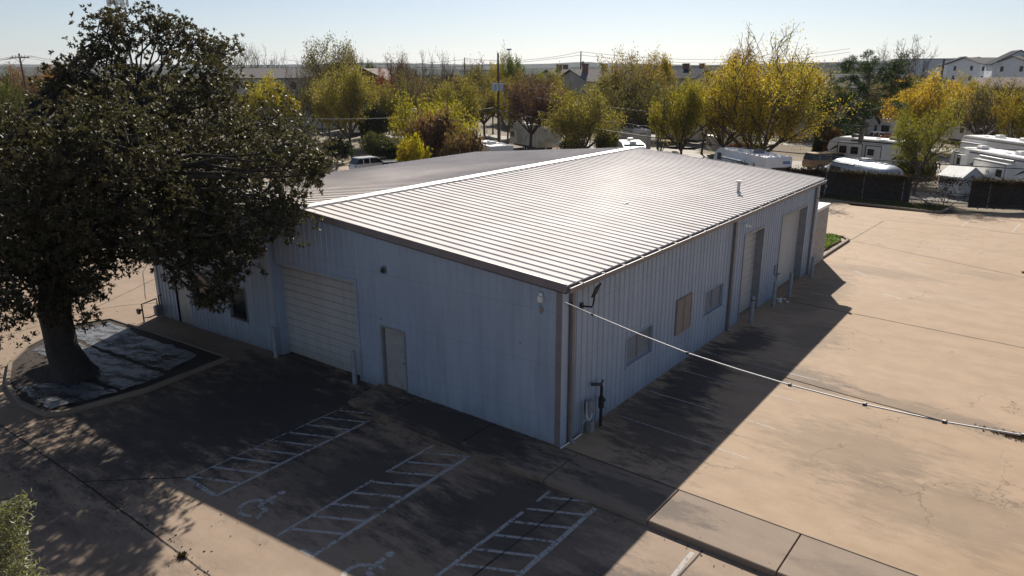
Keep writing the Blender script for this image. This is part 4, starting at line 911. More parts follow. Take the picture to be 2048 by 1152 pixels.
# ------------------------------------------------------------------ fence overgrown with vine
F0, F1 = Vector((51.9, 24.0)), Vector((53.2, -26.0))
fpts = [Vector((50.4, 22)), Vector((51.3, 6)), Vector((51.6, -3.4)), Vector((53.8, -9.5)), Vector((57, -22))]
def fpos(s):
    for a, b_ in zip(fpts[:-1], fpts[1:]):
        L = (b_-a).length
        if s <= L: return a+(b_-a)*(s/L)
        s -= L
    return fpts[-1]
FL = sum((b_-a).length for a, b_ in zip(fpts[:-1], fpts[1:]))
fr = thing('chain_link_fence', (fpts[1].x, fpts[1].y, 0), 0, 'chain link fence with dark privacy screen along the back of the lot', 'fence')
def fl(p, z): return (p.x-fpts[1].x, p.y-fpts[1].y, z)
s = 0; k = 0
while s < FL:
    p = fpos(s); mb = MB(); mb.tube([fl(p, 0), fl(p, 2.25)], .04, 7); mb.build('post', m_grey, fr); s += 3.05; k += 1
mb = MB(); mb.tube([fl(fpos(x_), 2.2) for x_ in np.linspace(0, FL, 40)], .022, 5); mb.tube([fl(fpos(x_), .12) for x_ in np.linspace(0, FL, 40)], .01, 4); mb.build('rail', m_grey, fr)
def scr(s0, s1, z0, z1, mat, nm):
    mb = MB(); n = max(2, int((s1-s0)/.8))
    for k in range(n):
        a, b_ = fpos(s0+(s1-s0)*k/n), fpos(s0+(s1-s0)*(k+1)/n); mb.poly([fl(a, z0), fl(b_, z0), fl(b_, z1), fl(a, z1)])
    mb.build(nm, mat, fr)
m_screen = M('privacy_screen', (.022, .022, .026), .8, 0, .2, 2)
m, t, b = newmat('chain_link'); pos = t.node('ShaderNodeNewGeometry').outputs['Position']; sx_ = t.node('ShaderNodeSeparateXYZ'); t.L.new(pos, sx_.inputs[0])
def tri(a): return t.math('ABSOLUTE', t.math('SUBTRACT', t.math('FRACT', a), .5))
u1 = tri(t.math('MULTIPLY', t.math('ADD', sx_.outputs[1], sx_.outputs[2]), 11)); u2 = tri(t.math('MULTIPLY', t.math('SUBTRACT', sx_.outputs[1], sx_.outputs[2]), 11))
al = t.math('MAXIMUM', t.math('LESS_THAN', u1, .06), t.math('LESS_THAN', u2, .06)); b.inputs['Base Color'].default_value = (.2, .2, .2, 1)
tr = t.node('ShaderNodeBsdfTransparent'); mx = t.node('ShaderNodeMixShader'); t.L.new(al, mx.inputs[0]); t.L.new(tr.outputs[0], mx.inputs[1]); t.L.new(b.outputs[0], mx.inputs[2]); t.L.new(mx.outputs[0], t.N['Material Output'].inputs[0]); m_link = m
SX = 21.9                                        # where the open mesh section starts
scr(0, SX, .05, 2.15, m_screen, 'screen'); scr(SX, SX+4.2, .05, 2.2, m_link, 'mesh'); scr(SX+4.2, FL, .05, 2.2, m_screen, 'screen')
rg = np.random.default_rng(12); cen = []
rv_ = random.Random(12); mb = MB()
for zz_ in (.35, 1.1, 2.15): mb.tube([(fl(fpos(x_), zz_)[0]-.06, fl(fpos(x_), zz_)[1], zz_) for x_ in np.linspace(0, FL, 60)], .022, 4, cap=False)
for k in range(150):
    s0 = rv_.uniform(0, FL); z0 = rv_.uniform(0, 1.2); p = fpos(s0); q = [p.x, p.y, z0]; pts = [fl(p, z0)]
    for j in range(5):
        s0 = min(FL, max(0, s0+rv_.uniform(-.5, .5))); z0 = min(2.6, z0+rv_.uniform(.1, .55)); p = fpos(s0); pts.append((p.x-fpts[1].x-rv_.uniform(.03, .12), p.y-fpts[1].y, z0))
    mb.tube(pts, [.02, .02, .015, .012, .01, .006], 3, cap=False)
for k in range(30000):
    s0 = rg.uniform(0, FL); top = rg.random() < .55; gap = SX < s0 < SX+4.2
    if gap and not top and rg.random() < .25: continue
    z0 = 2.12+rg.normal()*.17 if top else 2.2*rg.random()**.8
    if math.sin(s0*1.9)+math.sin(s0*.7+1)*.8+rg.normal()*.6 < (-.4 if not gap else .2) and rg.random() < .75: continue
    p = fpos(s0); cen.append((p.x-fpts[1].x+rg.normal()*.10-.04, p.y-fpts[1].y, z0))
vr = thing('fence_vine', (fpts[1].x, fpts[1].y, 0), 0, 'brown straggling vine growing over the top of the chain link fence', 'vine')
mb.build('stem', m_bark, vr)
me = leaves_mesh('leaves', np.array(cen), None, .15, leafmat('vine_leaf', (.075, .055, .03), .3, .7, .1, .4, 1.3), 4, .6); o = bpy.data.objects.new('leaves', me); COL.objects.link(o); o.parent = vr

# ------------------------------------------------------------------ park roads
mb = MB()
def gp(px, py): p = at_z(px, py, -.3); return (p.x, p.y)
for pts, wd in (([(62, -30), (58.5, -8), (57.0, 4), (57.5, 14), (60, 30), (63, 60)], 4.6), ([(84, -40), (79, 0), (78, 24), (84, 50), (90, 90)], 5.0), ([(57.0, 12), (78, 22)], 4.5), ([(108, -60), (104, 0), (106, 60)], 5)):
    strip(mb, pts, wd, lambda x, y: max(gz(x, y), -.5)+.01, 2.0, 0)
tag(mb.build('park_road', m_road), kind='structure')
mb = MB(); rr_ = random.Random(5)
for (px, py, a, b_) in ((1480, 330, 7, 4), (1560, 345, 6, 5), (1640, 335, 5, 4), (1000, 300, 8, 3), (1180, 300, 7, 4), (1330, 300, 8, 4), (1400, 290, 7, 4), (760, 330, 7, 5), (1900, 330, 8, 4), (1750, 345, 7, 3), (1240, 300, 6, 3)):
    c = at_z(px, py, -.3); q = []
    for k in range(14):
        an = 2*math.pi*k/14; r = 1+rr_.uniform(-.2, .2); x, y = c.x+math.cos(an)*a*r, c.y+math.sin(an)*b_*r; q.append((x, y, gz(x, y)+.004 if x > 55 else gz(x, y)-.012))
    mb.poly(q)
tag(mb.build('gravel_pads', m_gravel), kind='structure')

# ------------------------------------------------------------------ trailers
def wheel(parent, x, y, r, wd, loc_n=1, name='wheel'):
    mb = MB(); mb.tube([(x, y, r), (x, y+wd, r)], r, 14); w_ = mb.build(name, m_tyre, parent)
    yy = y-.012 if loc_n > 0 else y+wd+.012
    mb = MB(); mb.tube([(x, yy, r), (x, yy+.02, r)], r*.55, 12); mb.build('rim', m_chrome, w_)
def trailer(A, B, h, W, label, kind='box', nose='A', body=None, roof=None, win=(), slides=(), acs=((.5, .5),), stripes=(), ends=(), ladder=None, z0=.75, L=None, trim=None, group='travel trailers parked in the park', name='travel_trailer', cat='trailer', door=None, wheels=True, awning=None, base=None):
    """A, B: ends of the near long side on the ground; W: depth away from the viewer"""
    A = Vector((A.x, A.y)); B = Vector((B.x, B.y)); d = B-A; L = L or d.length; g = gz(A.x, A.y)
    o = thing(name, (A.x, A.y, g), math.atan2(d.y, d.x), label, cat, group); body = body or m_rvwhite; roof = roof or m_rvroof
    fx = (lambda x: x) if nose == 'A' else (lambda x: L-x)
    if kind == 'fifth':
        pr = [(2.9, z0), (2.7, 1.75), (.35, 1.75), (.0, 2.3), (.25, h-.55), (.9, h-.12), (1.5, h), (L-.12, h), (L, h-.15), (L, z0)]
    elif kind == 'curved':
        pr = [(.6, z0), (.05, 1.3), (.0, 1.9), (.35, h-.75), (1.1, h-.22), (2.2, h), (L-1.0, h), (L-.25, h-.2), (L, h-.6), (L, z0)]
    elif kind == 'park':
        pr = [(0, z0*.3), (0, h-.05), (.05, h), (L-.05, h), (L, h-.05), (L, z0*.3)]
    else:
        pr = [(.35, z0), (.0, 1.4), (.1, h-.5), (.45, h-.08), (.8, h), (L-.1, h), (L, h-.1), (L, z0)]
    pr = [(fx(x), z) for x, z in pr]
    if nose != 'A': pr = pr[::-1]
    n = len(pr); mb = MB(); c = .07
    cx = sum(p[0] for p in pr)/n; cz = sum(p[1] for p in pr)/n
    sh = lambda p, y, k: (cx+(p[0]-cx)*k, y, cz+(p[1]-cz)*k)
    mb.loft([[sh(p, 0, .985) for p in pr], [sh(p, c, 1) for p in pr], [sh(p, W-c, 1) for p in pr], [sh(p, W, .985) for p in pr]])
    if kind == 'fifth': mb.box(*sorted((fx(2.75), fx(2.9))), W*.45, W*.55, .35, z0+.1)
    mb.build('body', body, o)
    mb = MB(); r0, r1 = sorted((fx(1.5 if kind in ('fifth', 'curved') else .9), fx(L-.25 if kind != 'curved' else L-1.2))); mb.box(r0, r1, .1, W-.1, h-.02, h+.035)
    for k in range(3): x = r0+(r1-r0)*(.2+.3*k); mb.box(x, x+.35, W*.3, W*.3+.35, h+.036, h+.13)
    mb.build('roof', roof, o)
    if trim:
        mb = MB(); mb.box(min(pr[0][0], L-.02)+.3, L-.3, -.02, .0, h-.34, h-.2); mb.build('trim', trim, o)
    for (x, z, ww, wh) in win:
        mb = MB(); mb.cbox(x, x+ww, -.03, .02, z, z+wh, .015); wo = mb.build('window', m_dark, o)
        mb = MB(); 
        for q in ((x-.05, x, z-.05, z+wh+.05), (x+ww, x+ww+.05, z-.05, z+wh+.05), (x, x+ww, z-.05, z), (x, x+ww, z+wh, z+wh+.05)): mb.box(q[0], q[1], -.04, .01, q[2], q[3])
        mb.build('window_frame', m_rvgrey, wo)
    for (x0, x1, za, zb, dp, ws) in slides:
        mb = MB(); mb.box(x0, x1, -dp, .03, za, zb); mb.box(x0-.05, x1+.05, -dp-.04, .02, zb+.002, zb+.05); so_ = mb.build('slide_out', body, o)
        mb = MB(); 
        for q in ((x0, x0+.1), (x1-.1, x1)): mb.box(q[0], q[1], -dp-.012, -dp, za, zb)
        mb.box(x0+.1, x1-.1, -dp-.012, -dp, zb-.09, zb)
        mb.build('slide_trim', trim or m_rvgrey, so_)
        for (x, z, ww, wh) in ws:
            mb = MB(); mb.cbox(x, x+ww, -dp-.03, -dp+.01, z, z+wh, .015); mb.build('window', m_dark, so_)
    for (t, u) in acs:
        mb = MB(); mb.cbox(L*t, L*t+.95, W*u-.35, W*u+.35, h+.04, h+.36, .09); mb.build('air_conditioner', m_white if len(label) % 2 else m_rvgrey, o)
    for (pts, wd, mt) in stripes:                 # swooshes on the long side
        mb = MB(); m_ = len(pts)
        for i in range(m_-1):
            w0 = wd*2.2*math.sin(math.pi*(i+.15)/(m_+.0)); w1 = wd*2.2*math.sin(math.pi*min(m_-.85, i+1.15)/(m_+.0))
            (xa, za), (xb, zb) = pts[i], pts[i+1]; mb.poly([(xa, -.018, za-w0/2), (xb, -.018, zb-w1/2), (xb, -.018, zb+w1/2), (xa, -.018, za+w0/2)])
        mb.build('stripe', mt, o)
    xe = L
    for (y, z, yw, zh, mt, nm) in ends:           # things on the end wall nearest B
        mb = MB(); mb.cbox(xe-.01, xe+.03, y, y+yw, z, z+zh, .01); mb.build(nm, mt, o)
    if ladder is not None:
        mb = MB(); y = ladder
        for yy in (y, y+.4): mb.tube([(xe+.12, yy, 1.0), (xe+.12, yy, h+.1), (xe-.2, yy, h+.12)], .02, 5)
        for k in range(8): mb.tube([(xe+.12, y, 1.15+k*.32), (xe+.12, y+.4, 1.15+k*.32)], .018, 4)
        mb.build('ladder', m_rvgrey, o)
    if door:
        x, ww = door; mb = MB(); mb.box(x, x+ww, -.025, .01, z0+.05, z0+1.95); do = mb.build('door', body, o)
        mb = MB()
        for q in ((x-.03, x, z0, z0+2), (x+ww, x+ww+.03, z0, z0+2), (x, x+ww, z0+1.96, z0+2)): mb.box(q[0], q[1], -.035, .01, q[2], q[3])
        mb.build('door_frame', m_rvgrey, do)
    if awning:
        x0, x1 = awning; mb = MB(); mb.tube([(x0, -.12, h-.4), (x1, -.12, h-.4)], .09, 8); mb.build('awning', m_rvgrey, o)
    if kind != 'park':
        mb = MB(); lo, hi = sorted((fx(3.0), fx(L-.2))); lo = max(.2, lo) if L > 5 else .3; hi = min(L-.2, hi) if L > 5 else L-.3
        mb.box(lo, hi, .15, W-.15, .42, z0+.03); mb.build('chassis', m_rvblack, o)
    if wheels and kind != 'park':
        for k in (0, 1):
            x = fx(L*.6)+(k-.5)*.85
            wheel(o, x, .02, .36, .24); wheel(o, x, W-.26, .36, .24, -1)
    return o
def side(pa, pb, h, z=None):                     # ground positions under two roof-edge pixels
    a = at_z(*pa, h-.35); b_ = at_z(*pb, h-.35); return Vector((a.x, a.y)), Vector((b_.x, b_.y))
SW = lambda x, z, L, dz, n=7, c=.5: [(x+L*k/(n-1), z+dz*(k/(n-1))**1.3+c*math.sin(math.pi*k/(n-1))*.4) for k in range(n)]
# 1 right edge, long white fifth wheel
A, B = side((1902, 297), (2048, 323), 3.7); trailer(A, B, 3.75, 2.5, 'long white fifth wheel with black swooshes at the right edge of the picture', 'fifth', 'A', trim=m_rvgrey, L=13,
    slides=[(1.0, 2.2, 1.8, 3.3, .12, []), (2.3, 2.95, 1.3, 3.15, .6, [(2.45, 2.3, .35, .6)]), (5.1, 9.8, 1.0, 3.1, .7, [(7.0, 1.35, 1.0, .38), (7.2, 2.1, .45, .25), (8.6, 2.0, .8, .6)])],
    acs=((.24, .35), (.62, .5)), stripes=[(SW(3.0, 1.95, 2.0, .9), .09, m_rvblack), (SW(3.0, 1.5, 2.0, -.5, c=-.5), .12, m_rvblack), (SW(3.0, 2.3, 2.0, .6, c=.2), .05, m_rvgrey), (SW(10, 2.2, 2.4, .8), .1, m_rvblack)], awning=(5, 9.8))
A, B = side((1922, 273), (2018, 286), 3.7); trailer(A, B, 3.7, 2.5, 'white trailer with a brown trim band behind the long swoosh fifth wheel', 'box', 'A', trim=m_rvtan, L=11, win=[(6.0, 1.9, 1.2, .7), (8, 1.9, .7, .7)], slides=[(1, 4.6, 1, 3.0, .6, [(1.5, 1.7, 1, .8)])], acs=((.4, .5), (.75, .5)))
# 3 white trailer with ladder and pine in front
A, B = side((1656, 273), (1750, 281), 3.6); trailer(A, B, 3.6, 2.5, 'white trailer with black framed slide-outs, rear ladder and spare wheel under the pine', 'fifth', 'A', trim=m_rvblack, L=10.2,
    slides=[(1.9, 5.2, .9, 3.1, .6, [(2.2, 1.9, .95, .8), (3.7, 1.9, .95, .8)]), (5.4, 7.4, 1.0, 3.0, .4, [(5.7, 1.9, .8, .7)])], acs=((.25, .4), (.7, .5)), ladder=.3,
    ends=[(1.3, 2.75, .75, .4, m_dark, 'rear_window'), (1.9, 1.0, .38, .5, m_rvblack, 'spare_cover'), (.95, 2.1, 1.0, .16, m_rvtan, 'rear_decal')], stripes=[(SW(8.2, 1.5, 1.6, .5), .14, m_rvblack), (SW(.4, 1.9, 1.4, .7), .12, m_rvblack)])
# 5 big white fifth wheel beyond the eave
A, B = side((1428, 291), (1530, 312), 3.65); trailer(A, B, 3.65, 2.5, 'white fifth wheel with blue rear script and leaf-strewn roof beyond the right roof slope', 'fifth', 'A', L=10.6, body=m_rvwhite,
    win=[(1.0, 2.55, .75, .6), (9.2, 1.6, .7, 1.0)], slides=[(3.2, 6.8, .9, 2.95, .7, [(3.5, 1.85, 1.4, .75), (5.1, 1.85, 1.4, .75)]), (6.9, 8.4, 1.0, 2.9, .5, [(7.1, 1.75, .9, .75)])], acs=((.62, .45),),
    ends=[(.5, 1.65, 1.7, 1.1, m_dark, 'rear_window'), (1.55, 3.05, .7, .25, M('blue_decal', (.12, .2, .4), .4), 'rear_decal')], stripes=[(SW(1.2, 1.95, 2.4, -.6, c=.6), .05, m_rvgrey), (SW(2.0, 1.9, 1.5, -.4, c=.6), .04, m_rvgrey)])
# beige
A, B = side((1420, 252), (1470, 271), 3.5); trailer(A, B, 3.5, 2.5, 'beige fifth wheel with a low front slide-out left of the cottonwood', 'fifth', 'A', L=10.5, body=m_rvcream, win=[(1.0, 2.3, .7, .6), (.9, 1.2, .0, .0)][:1],
    slides=[(3.0, 7.2, .9, 2.6, .9, [(3.5, 1.3, .7, .9), (4.9, 1.3, .8, .9), (6.2, 1.3, .7, .6)])], acs=((.45, .5), (.2, .4)), ends=[(1.3, 2.6, .7, .2, m_rvtan, 'rear_decal')])
# dark framed
A, B = side((1224, 247), (1277, 261), 3.7); trailer(A, B, 3.7, 2.5, 'cream fifth wheel with dark frames and rear ladder right of the leaning trunks', 'fifth', 'A', L=11.5, body=m_rvcream, trim=m_rvgrey,
    slides=[(1.0, 4.6, 1.3, 3.2, .6, [(1.4, 1.9, .8, .9), (2.6, 1.9, .8, .9), (3.7, 1.9, .6, .9)]), (6, 8.6, 1.0, 2.6, .9, [(6.4, 1.7, .8, .6)])], acs=((.3, .5), (.7, .6)), ladder=2.0, ends=[(.7, 1.9, 1.0, .16, m_rvtan, 'rear_decal'), (.9, 3.2, .9, .12, m_rvgrey, 'rear_vents')])
# rounded white roof by the peak
A, B = side((1236, 276), (1262, 303), 3.1); trailer(A, B, 3.1, 2.6, 'white trailer with a curved nose and bright roof peeking over the roof peak', 'curved', 'B', L=8.5, acs=((.72, .45), (.2, .5)), roof=m_rvwhite)
# middle white
A, B = side((1026, 244), (1106, 256), 3.7); trailer(A, B, 3.7, 2.5, 'white fifth wheel with a grey leaf decal behind the brown leafless tree', 'fifth', 'B', L=12, slides=[(0.4, 3.4, 1.0, 3.0, .7, [(.8, 1.8, 1.4, .8)])], door=(7.5, .8), acs=((.3, .5),), stripes=[(SW(.6, 1.2, 2.4, 1.0), .12, m_rvgrey), (SW(4.2, 1.2, 1.6, 1.1), .1, m_rvgrey)], body=m_rvcream)
A, B = side((998, 217), (1040, 224), 3.7); trailer(A, B, 3.7, 2.5, 'white trailer directly right of the transformer pole, behind two others', 'box', 'A', L=9, win=[(2.5, 1.8, .6, .7), (6, 1.8, 1.2, .7)], acs=((.2, .4), (.6, .5)))
A, B = side((979, 291), (1027, 289), 2.5); trailer(A, B, 2.55, 8.0, 'low white flat-roofed trailer at the foot of the transformer pole', 'park', 'A', acs=((.25, .3),), win=[(.4, 1.5, .5, .4)])
A, B = side((764, 268), (795, 276), 2.9); trailer(A, B, 2.9, 2.5, 'small white box trailer with one roof unit behind the pickup truck', 'box', 'A', L=6, acs=((.35, .5),), ends=[(.7, 1.6, .5, 1.2, m_rvblack, 'rear_window')])
A, B = side((716, 232), (768, 218), 3.5); trailer(A, B, 3.5, 2.5, 'white and black trailer half hidden by the forked yellow-green tree', 'fifth', 'B', L=10, stripes=[(SW(5, 1.4, 4.6, .6), .7, m_rvblack), (SW(5.2, 2.6, 4.2, -.5), .4, m_rvblack)], acs=((.5, .5),), ends=[(.8, 1.6, 1.1, .8, m_rvblack, 'rear_window')])
A, B = side((622, 209), (660, 206), 3.3); trailer(A, B, 3.3, 2.5, 'white roofed trailer touching the right outline of the oak', 'curved', 'A', L=9, acs=((.5, .5),))
A, B = side((1314, 238), (1398, 243), 3.5); trailer(A, B, 3.5, 2.5, 'grey cream trailer behind the thick trunk beside the picnic table', 'fifth', 'B', L=11.5, body=m_rvcream, acs=((.3, .5), (.6, .5)), stripes=[(SW(3, 1.0, 4, 1.0), .12, m_rvgrey)])
A, B = side((1400, 240), (1495, 246), 3.4); trailer(A, B, 3.4, 2.5, 'pale trailer with blue skirt parked behind the beige fifth wheel', 'box', 'B', L=10.5, acs=((.5, .5),))
A, B = side((1222, 222), (1262, 216), 3.6); trailer(A, B, 3.6, 2.5, 'bluish white trailer end glimpsed between two olive trees', 'box', 'A', L=8, body=m_vinyl, ends=[(.9, 2.0, .8, .6, m_dark, 'rear_window')])
A, B = side((1708, 231), (1792, 240), 3.6); trailer(A, B, 3.6, 2.5, 'white trailer with black rear half behind the pine trunk', 'fifth', 'A', L=12, slides=[(2.2, 6, 1, 3.0, .6, [(3.8, 1.9, 1.5, .8)])], win=[(7.2, 1.4, .6, 1.2), (9.2, 1.6, 2.2, 1.1)], door=(6.2, .7), stripes=[(SW(7, .95, 4.6, -.1), .3, m_rvblack)])
for (pa, pb, lab) in (((1812, 221), (1870, 224), 'white roofed trailer far behind the wide golden tree, leftmost of the row there'), ((1876, 240), (1935, 246), 'white trailer glimpsed under the wide golden tree'), ((1878, 226), (1925, 226), 'farthest white trailer seen through the wide golden tree trunks'), ((1940, 247), (2010, 254), 'white trailer behind the many-stemmed brown-olive tree'), ((742, 200), (768, 194), 'white trailer roof beyond the dark evergreen shrub'), ((1110, 222), (1180, 218), 'white trailer roof seen through the low yellow-green tree'), ((1255, 202), (1300, 204), 'distant white trailer roof behind the spreading olive tree')):
    A, B = side(pa, pb, 3.5); trailer(A, B, 3.5, 2.5, lab, 'box', 'A', L=9.5, win=[(2, 1.8, 1.2, .7), (6, 1.8, .8, .7)])
# silver rounded trailer
def airstream(A, B, label):
    d = B-A; L = 8.6; g = gz(A.x, A.y); W = 2.45; h = 2.85; o = thing('silver_trailer', (A.x, A.y, g), math.atan2(d.y, d.x), label, 'trailer', 'travel trailers parked in the park')
    mb = MB(); rings = []; N = 22
    for k in range(21):
        t = k/20; x = L*(.5-.5*math.cos(math.pi*t)); e = min(x, L-x)
        s_ = min(1, math.sqrt(max(0, 1-(1-min(1, e/1.5))**2))); s_ = max(.16, s_)
        r = []
        for j in range(N):
            a = 2*math.pi*j/N; ca, sa = math.cos(a), math.sin(a); p_ = 3.2 if sa < 0 else 2.6
            y = abs(ca)**(2/p_)*(1 if ca > 0 else -1); z = abs(sa)**(2/p_)*(1 if sa > 0 else -1)
            r.append((x, W/2+y*W/2*(.55+.45*s_), 1.65+z*1.2*(.35+.65*s_)))
        rings.append(r)
    mb.loft(rings); mb.build('body', m_chrome, o, True)
    mb = MB(); mb.cbox(L*.42, L*.42+1.3, W/2-.4, W/2+.4, h-.02, h+.25, .12); mb.build('air_conditioner', m_white, o)
    for x in (2.0, 3.0, 5.8, 6.6): mb = MB(); mb.cbox(x, x+.4, W/2-.2, W/2+.2, h-.02, h+.08, .03); mb.build('roof_hatch', m_white, o)
    for (x, ww, wh) in ((.95, 1.5, .6), (6.0, .9, .6)): mb = MB(); mb.cbox(x, x+ww, -.03, .03, 1.5, 1.5+wh, .04); mb.build('window', m_dark, o)
    mb = MB(); mb.tube([(1.0, -.02, 2.5), (4.4, -.02, 2.5)], .07, 8); mb.build('awning', M('navy_awning', (.03, .045, .12), .6), o)
    mb = MB(); mb.cbox(L-.22, L-.02, W/2-.85, W/2+.85, 1.35, 1.8, .03); mb.build('rear_window', m_dark, o)
    for k in (0, 1): wheel(o, L*.5+(k-.5)*.8, .05, .34, .2); wheel(o, L*.5+(k-.5)*.8, W-.25, .34, .2, -1)
A, B = side((1650, 322), (1752, 341), 2.6); airstream(A, B, 'polished silver rounded trailer just beyond the fence behind the near shed')

# ------------------------------------------------------------------ cars
def car(A, rz, kind, paint, label, name, cat, s=1.0):
    o = thing(name, (A.x, A.y, gz(A.x, A.y)+.006), rz, label, cat, 'cars parked in the park')
    if kind == 'suv': L, W, low, prf, gh = 4.8, 1.9, .95, [(0, .55), (.05, .95), (.9, 1.08), (1.25, 1.1), (4.55, 1.12), (4.75, .95), (4.8, .5)], [(1.15, 1.09), (2.0, 1.68), (4.2, 1.72), (4.7, 1.1)]
    elif kind == 'van': L, W, low, prf, gh = 5.6, 2.0, 1.0, [(0, .55), (.05, 1.0), (1.1, 1.15), (5.45, 1.2), (5.6, .9), (5.6, .5)], [(1.0, 1.16), (1.7, 1.85), (5.3, 1.9), (5.52, 1.2)]
    else: L, W, low, prf, gh = 5.8, 2.0, 1.05, [(0, .6), (.05, 1.02), (1.35, 1.12), (3.4, 1.12), (3.42, 1.1), (5.75, 1.1), (5.8, .6)], [(1.3, 1.11), (1.95, 1.82), (3.2, 1.84), (3.42, 1.11)]
    mb = MB(); pr = prf+[(L-.1, .35), (.15, .35)]; cx = L/2
    mb.loft([[(cx+(x-cx)*.97, 0, z) for x, z in pr][::1], [(x, .12, z) for x, z in pr], [(x, W-.12, z) for x, z in pr], [(cx+(x-cx)*.97, W, z) for x, z in pr]]); bd = mb.build('body', paint, o)
    mb = MB(); k = .16
    mb.loft([[(x, .06, z) for x, z in gh[:1]]+[(gh[1][0], k, gh[1][1]), (gh[2][0], k, gh[2][1]), (gh[3][0], .06, gh[3][1])], [(gh[0][0], W-.06, gh[0][1]), (gh[1][0], W-k, gh[1][1]), (gh[2][0], W-k, gh[2][1]), (gh[3][0], W-.06, gh[3][1])]]); cb = mb.build('cabin', m_dark, o)
    mb = MB(); mb.cbox(gh[1][0]-.05, gh[2][0]+.1, k-.03, W-k+.03, gh[1][1]-.0, gh[2][1]+.05, .05); mb.build('roof', paint, cb)
    mb = MB()
    for x in ([gh[1][0]+(gh[2][0]-gh[1][0])*t for t in ((.42, .8) if kind != 'pickup' else (.5,))]):
        for y0, y1 in ((.045, k-.01), (W-.045, W-k+.01)): mb.hexa([(x, min(y0, y0+.02), 1.1), (x+.1, y0, 1.1), (x+.1, y0+.03, 1.1), (x, y0+.03, 1.1), (x, y1-.01, gh[1][1]), (x+.1, y1-.01, gh[1][1]), (x+.1, y1+.02, gh[1][1]), (x, y1+.02, gh[1][1])])
    mb.build('pillars', paint, cb)
    if kind == 'pickup':
        mb = MB(); mb.box(3.55, 5.68, .16, W-.16, 1.101, 1.106); mb.build('truck_bed', m_rvblack, o)
        mb = MB(); mb.box(3.5, 5.75, .05, .15, 1.102, 1.16); mb.box(3.5, 5.75, W-.15, W-.05, 1.102, 1.16); mb.build('bed_rail', m_grey, o)
    for x in (.95, L-1.05):
        wheel(o, x, -.02, .37, .25); wheel(o, x, W-.23, .37, .25, -1)
    for y in (.08, W-.38):
        mb = MB(); mb.cbox(L-.03, L+.015, y, y+.3, .78, .95, .01); mb.build('tail_light', M('tail_red', (.35, .02, .015), .3) if y < .2 else bpy.data.materials['tail_red'], o)
    return o
def heading(p, q): return math.atan2(q.y-p.y, q.x-p.x)
m_wpaint = M('car_white', (.72, .74, .76), .2, 0, .02, 1); m_bpaint = M('car_black', (.02, .022, .03), .25, 0, .02, 1); m_tan = M('car_tan', (.34, .23, .13), .3, .2, .05, 1)
def park(px, py, ang, L, kind, paint, label, name, cat):
    r_ = at_z(px, py, -.5); a_ = YAW-rad(ang); return car(Vector((r_.x+math.cos(a_)*L, r_.y+math.sin(a_)*L)), a_+math.pi, kind, paint, label, name, cat)
park(697, 346, 48, 4.8, 'suv', m_wpaint, 'white SUV seen from behind next to the far eave', 'parked_car', 'car')
park(757, 341, 62, 5.8, 'pickup', m_bpaint, 'dark pickup truck with open bed right of the white SUV', 'pickup_truck', 'pickup')
p = at_z(1608, 338, -.2); car(Vector((p.x+4.0, p.y-3.3)), heading(Vector((p.x+4.0, p.y-3.3, 0)), Vector((p.x, p.y, 0))), 'van', m_tan, 'tan SUV with a dark rear window towing the silver trailer', 'parked_car', 'car')
p = at_z(1805, 292, -.4); car(Vector((p.x, p.y)), rad(70), 'suv', m_wpaint, 'white car behind the red-tipped hedge', 'parked_car', 'car')

# ------------------------------------------------------------------ sheds, table, boxes
def shed(A, B, h, hr, W, label):
    d = (B-A); L = d.length; o = thing('garden_shed', (A.x, A.y, 0), math.atan2(d.y, d.x), label, 'shed', 'small sheds beyond the fence')
    mb = MB(); mb.loft([[(0, y, 0), (0, y, h)]+([(0, y, h)] if 0 else []) for y in ()] or [[(0, 0, 0), (0, W, 0), (0, W, h), (0, W/2, hr-.06), (0, 0, h)], [(L, 0, 0), (L, W, 0), (L, W, h), (L, W/2, hr-.06), (L, 0, h)]]); mb.build('wall', m_vinyl, o)
    for y0, y1 in ((-.15, W/2), (W/2, W+.15)):
        z0, z1 = (h-.12, hr) if y0 < W/4 else (hr, h-.12)
        mb = MB(); mb.hexa([(-.15, y0, z0-.03), (L+.15, y0, z0-.03), (L+.15, y1, z1-.03), (-.15, y1, z1-.03), (-.15, y0, z0+.03), (L+.15, y0, z0+.03), (L+.15, y1, z1+.03), (-.15, y1, z1+.03)]); mb.build('roof', m_rvroof, o)
    mb = MB(); mb.box(L+.005, L+.03, W/2-.2, W/2+.2, h-.3, h+.05); mb.build('vent', m_rvgrey, o)
    return o
A, B = [Vector(p[:2]) for p in (at_z(1653, 334, 1.6), at_z(1690, 344, 1.6))]; shed(A, B, 1.7, 2.4, 2.6, 'shed with a dappled white roof in front of the silver trailer')
A, B = [Vector(p[:2]) for p in (at_z(1880, 350, 1.6), at_z(1924, 356, 1.6))]; shed(A, B, 1.7, 2.45, 2.6, 'shed with twig shadows on its white roof before the swoosh fifth wheel')
p = at_z(1350, 312, -.3); o = thing('picnic_table', (p.x, p.y, gz(p.x, p.y)), .6, 'brown picnic table at the foot of the thick yellow-olive tree', 'picnic table')
mb = MB(); mb.box(-.9, .9, -.37, .37, .72, .77); mb.build('table_top', m_barkl, o)
for y in (-.75, .5): mb = MB(); mb.box(-.9, .9, y, y+.25, .42, .46); mb.build('bench', m_barkl, o)
for x in (-.6, .6):
    for s_ in (-1, 1): mb = MB(); mb.tube([(x, s_*.65, 0), (x, s_*.2, .72)], .04, 5); mb.build('leg', m_bark, o)
    mb = MB(); mb.box(x-.04, x+.04, -.75, .75, .36, .42); mb.build('brace', m_bark, o)
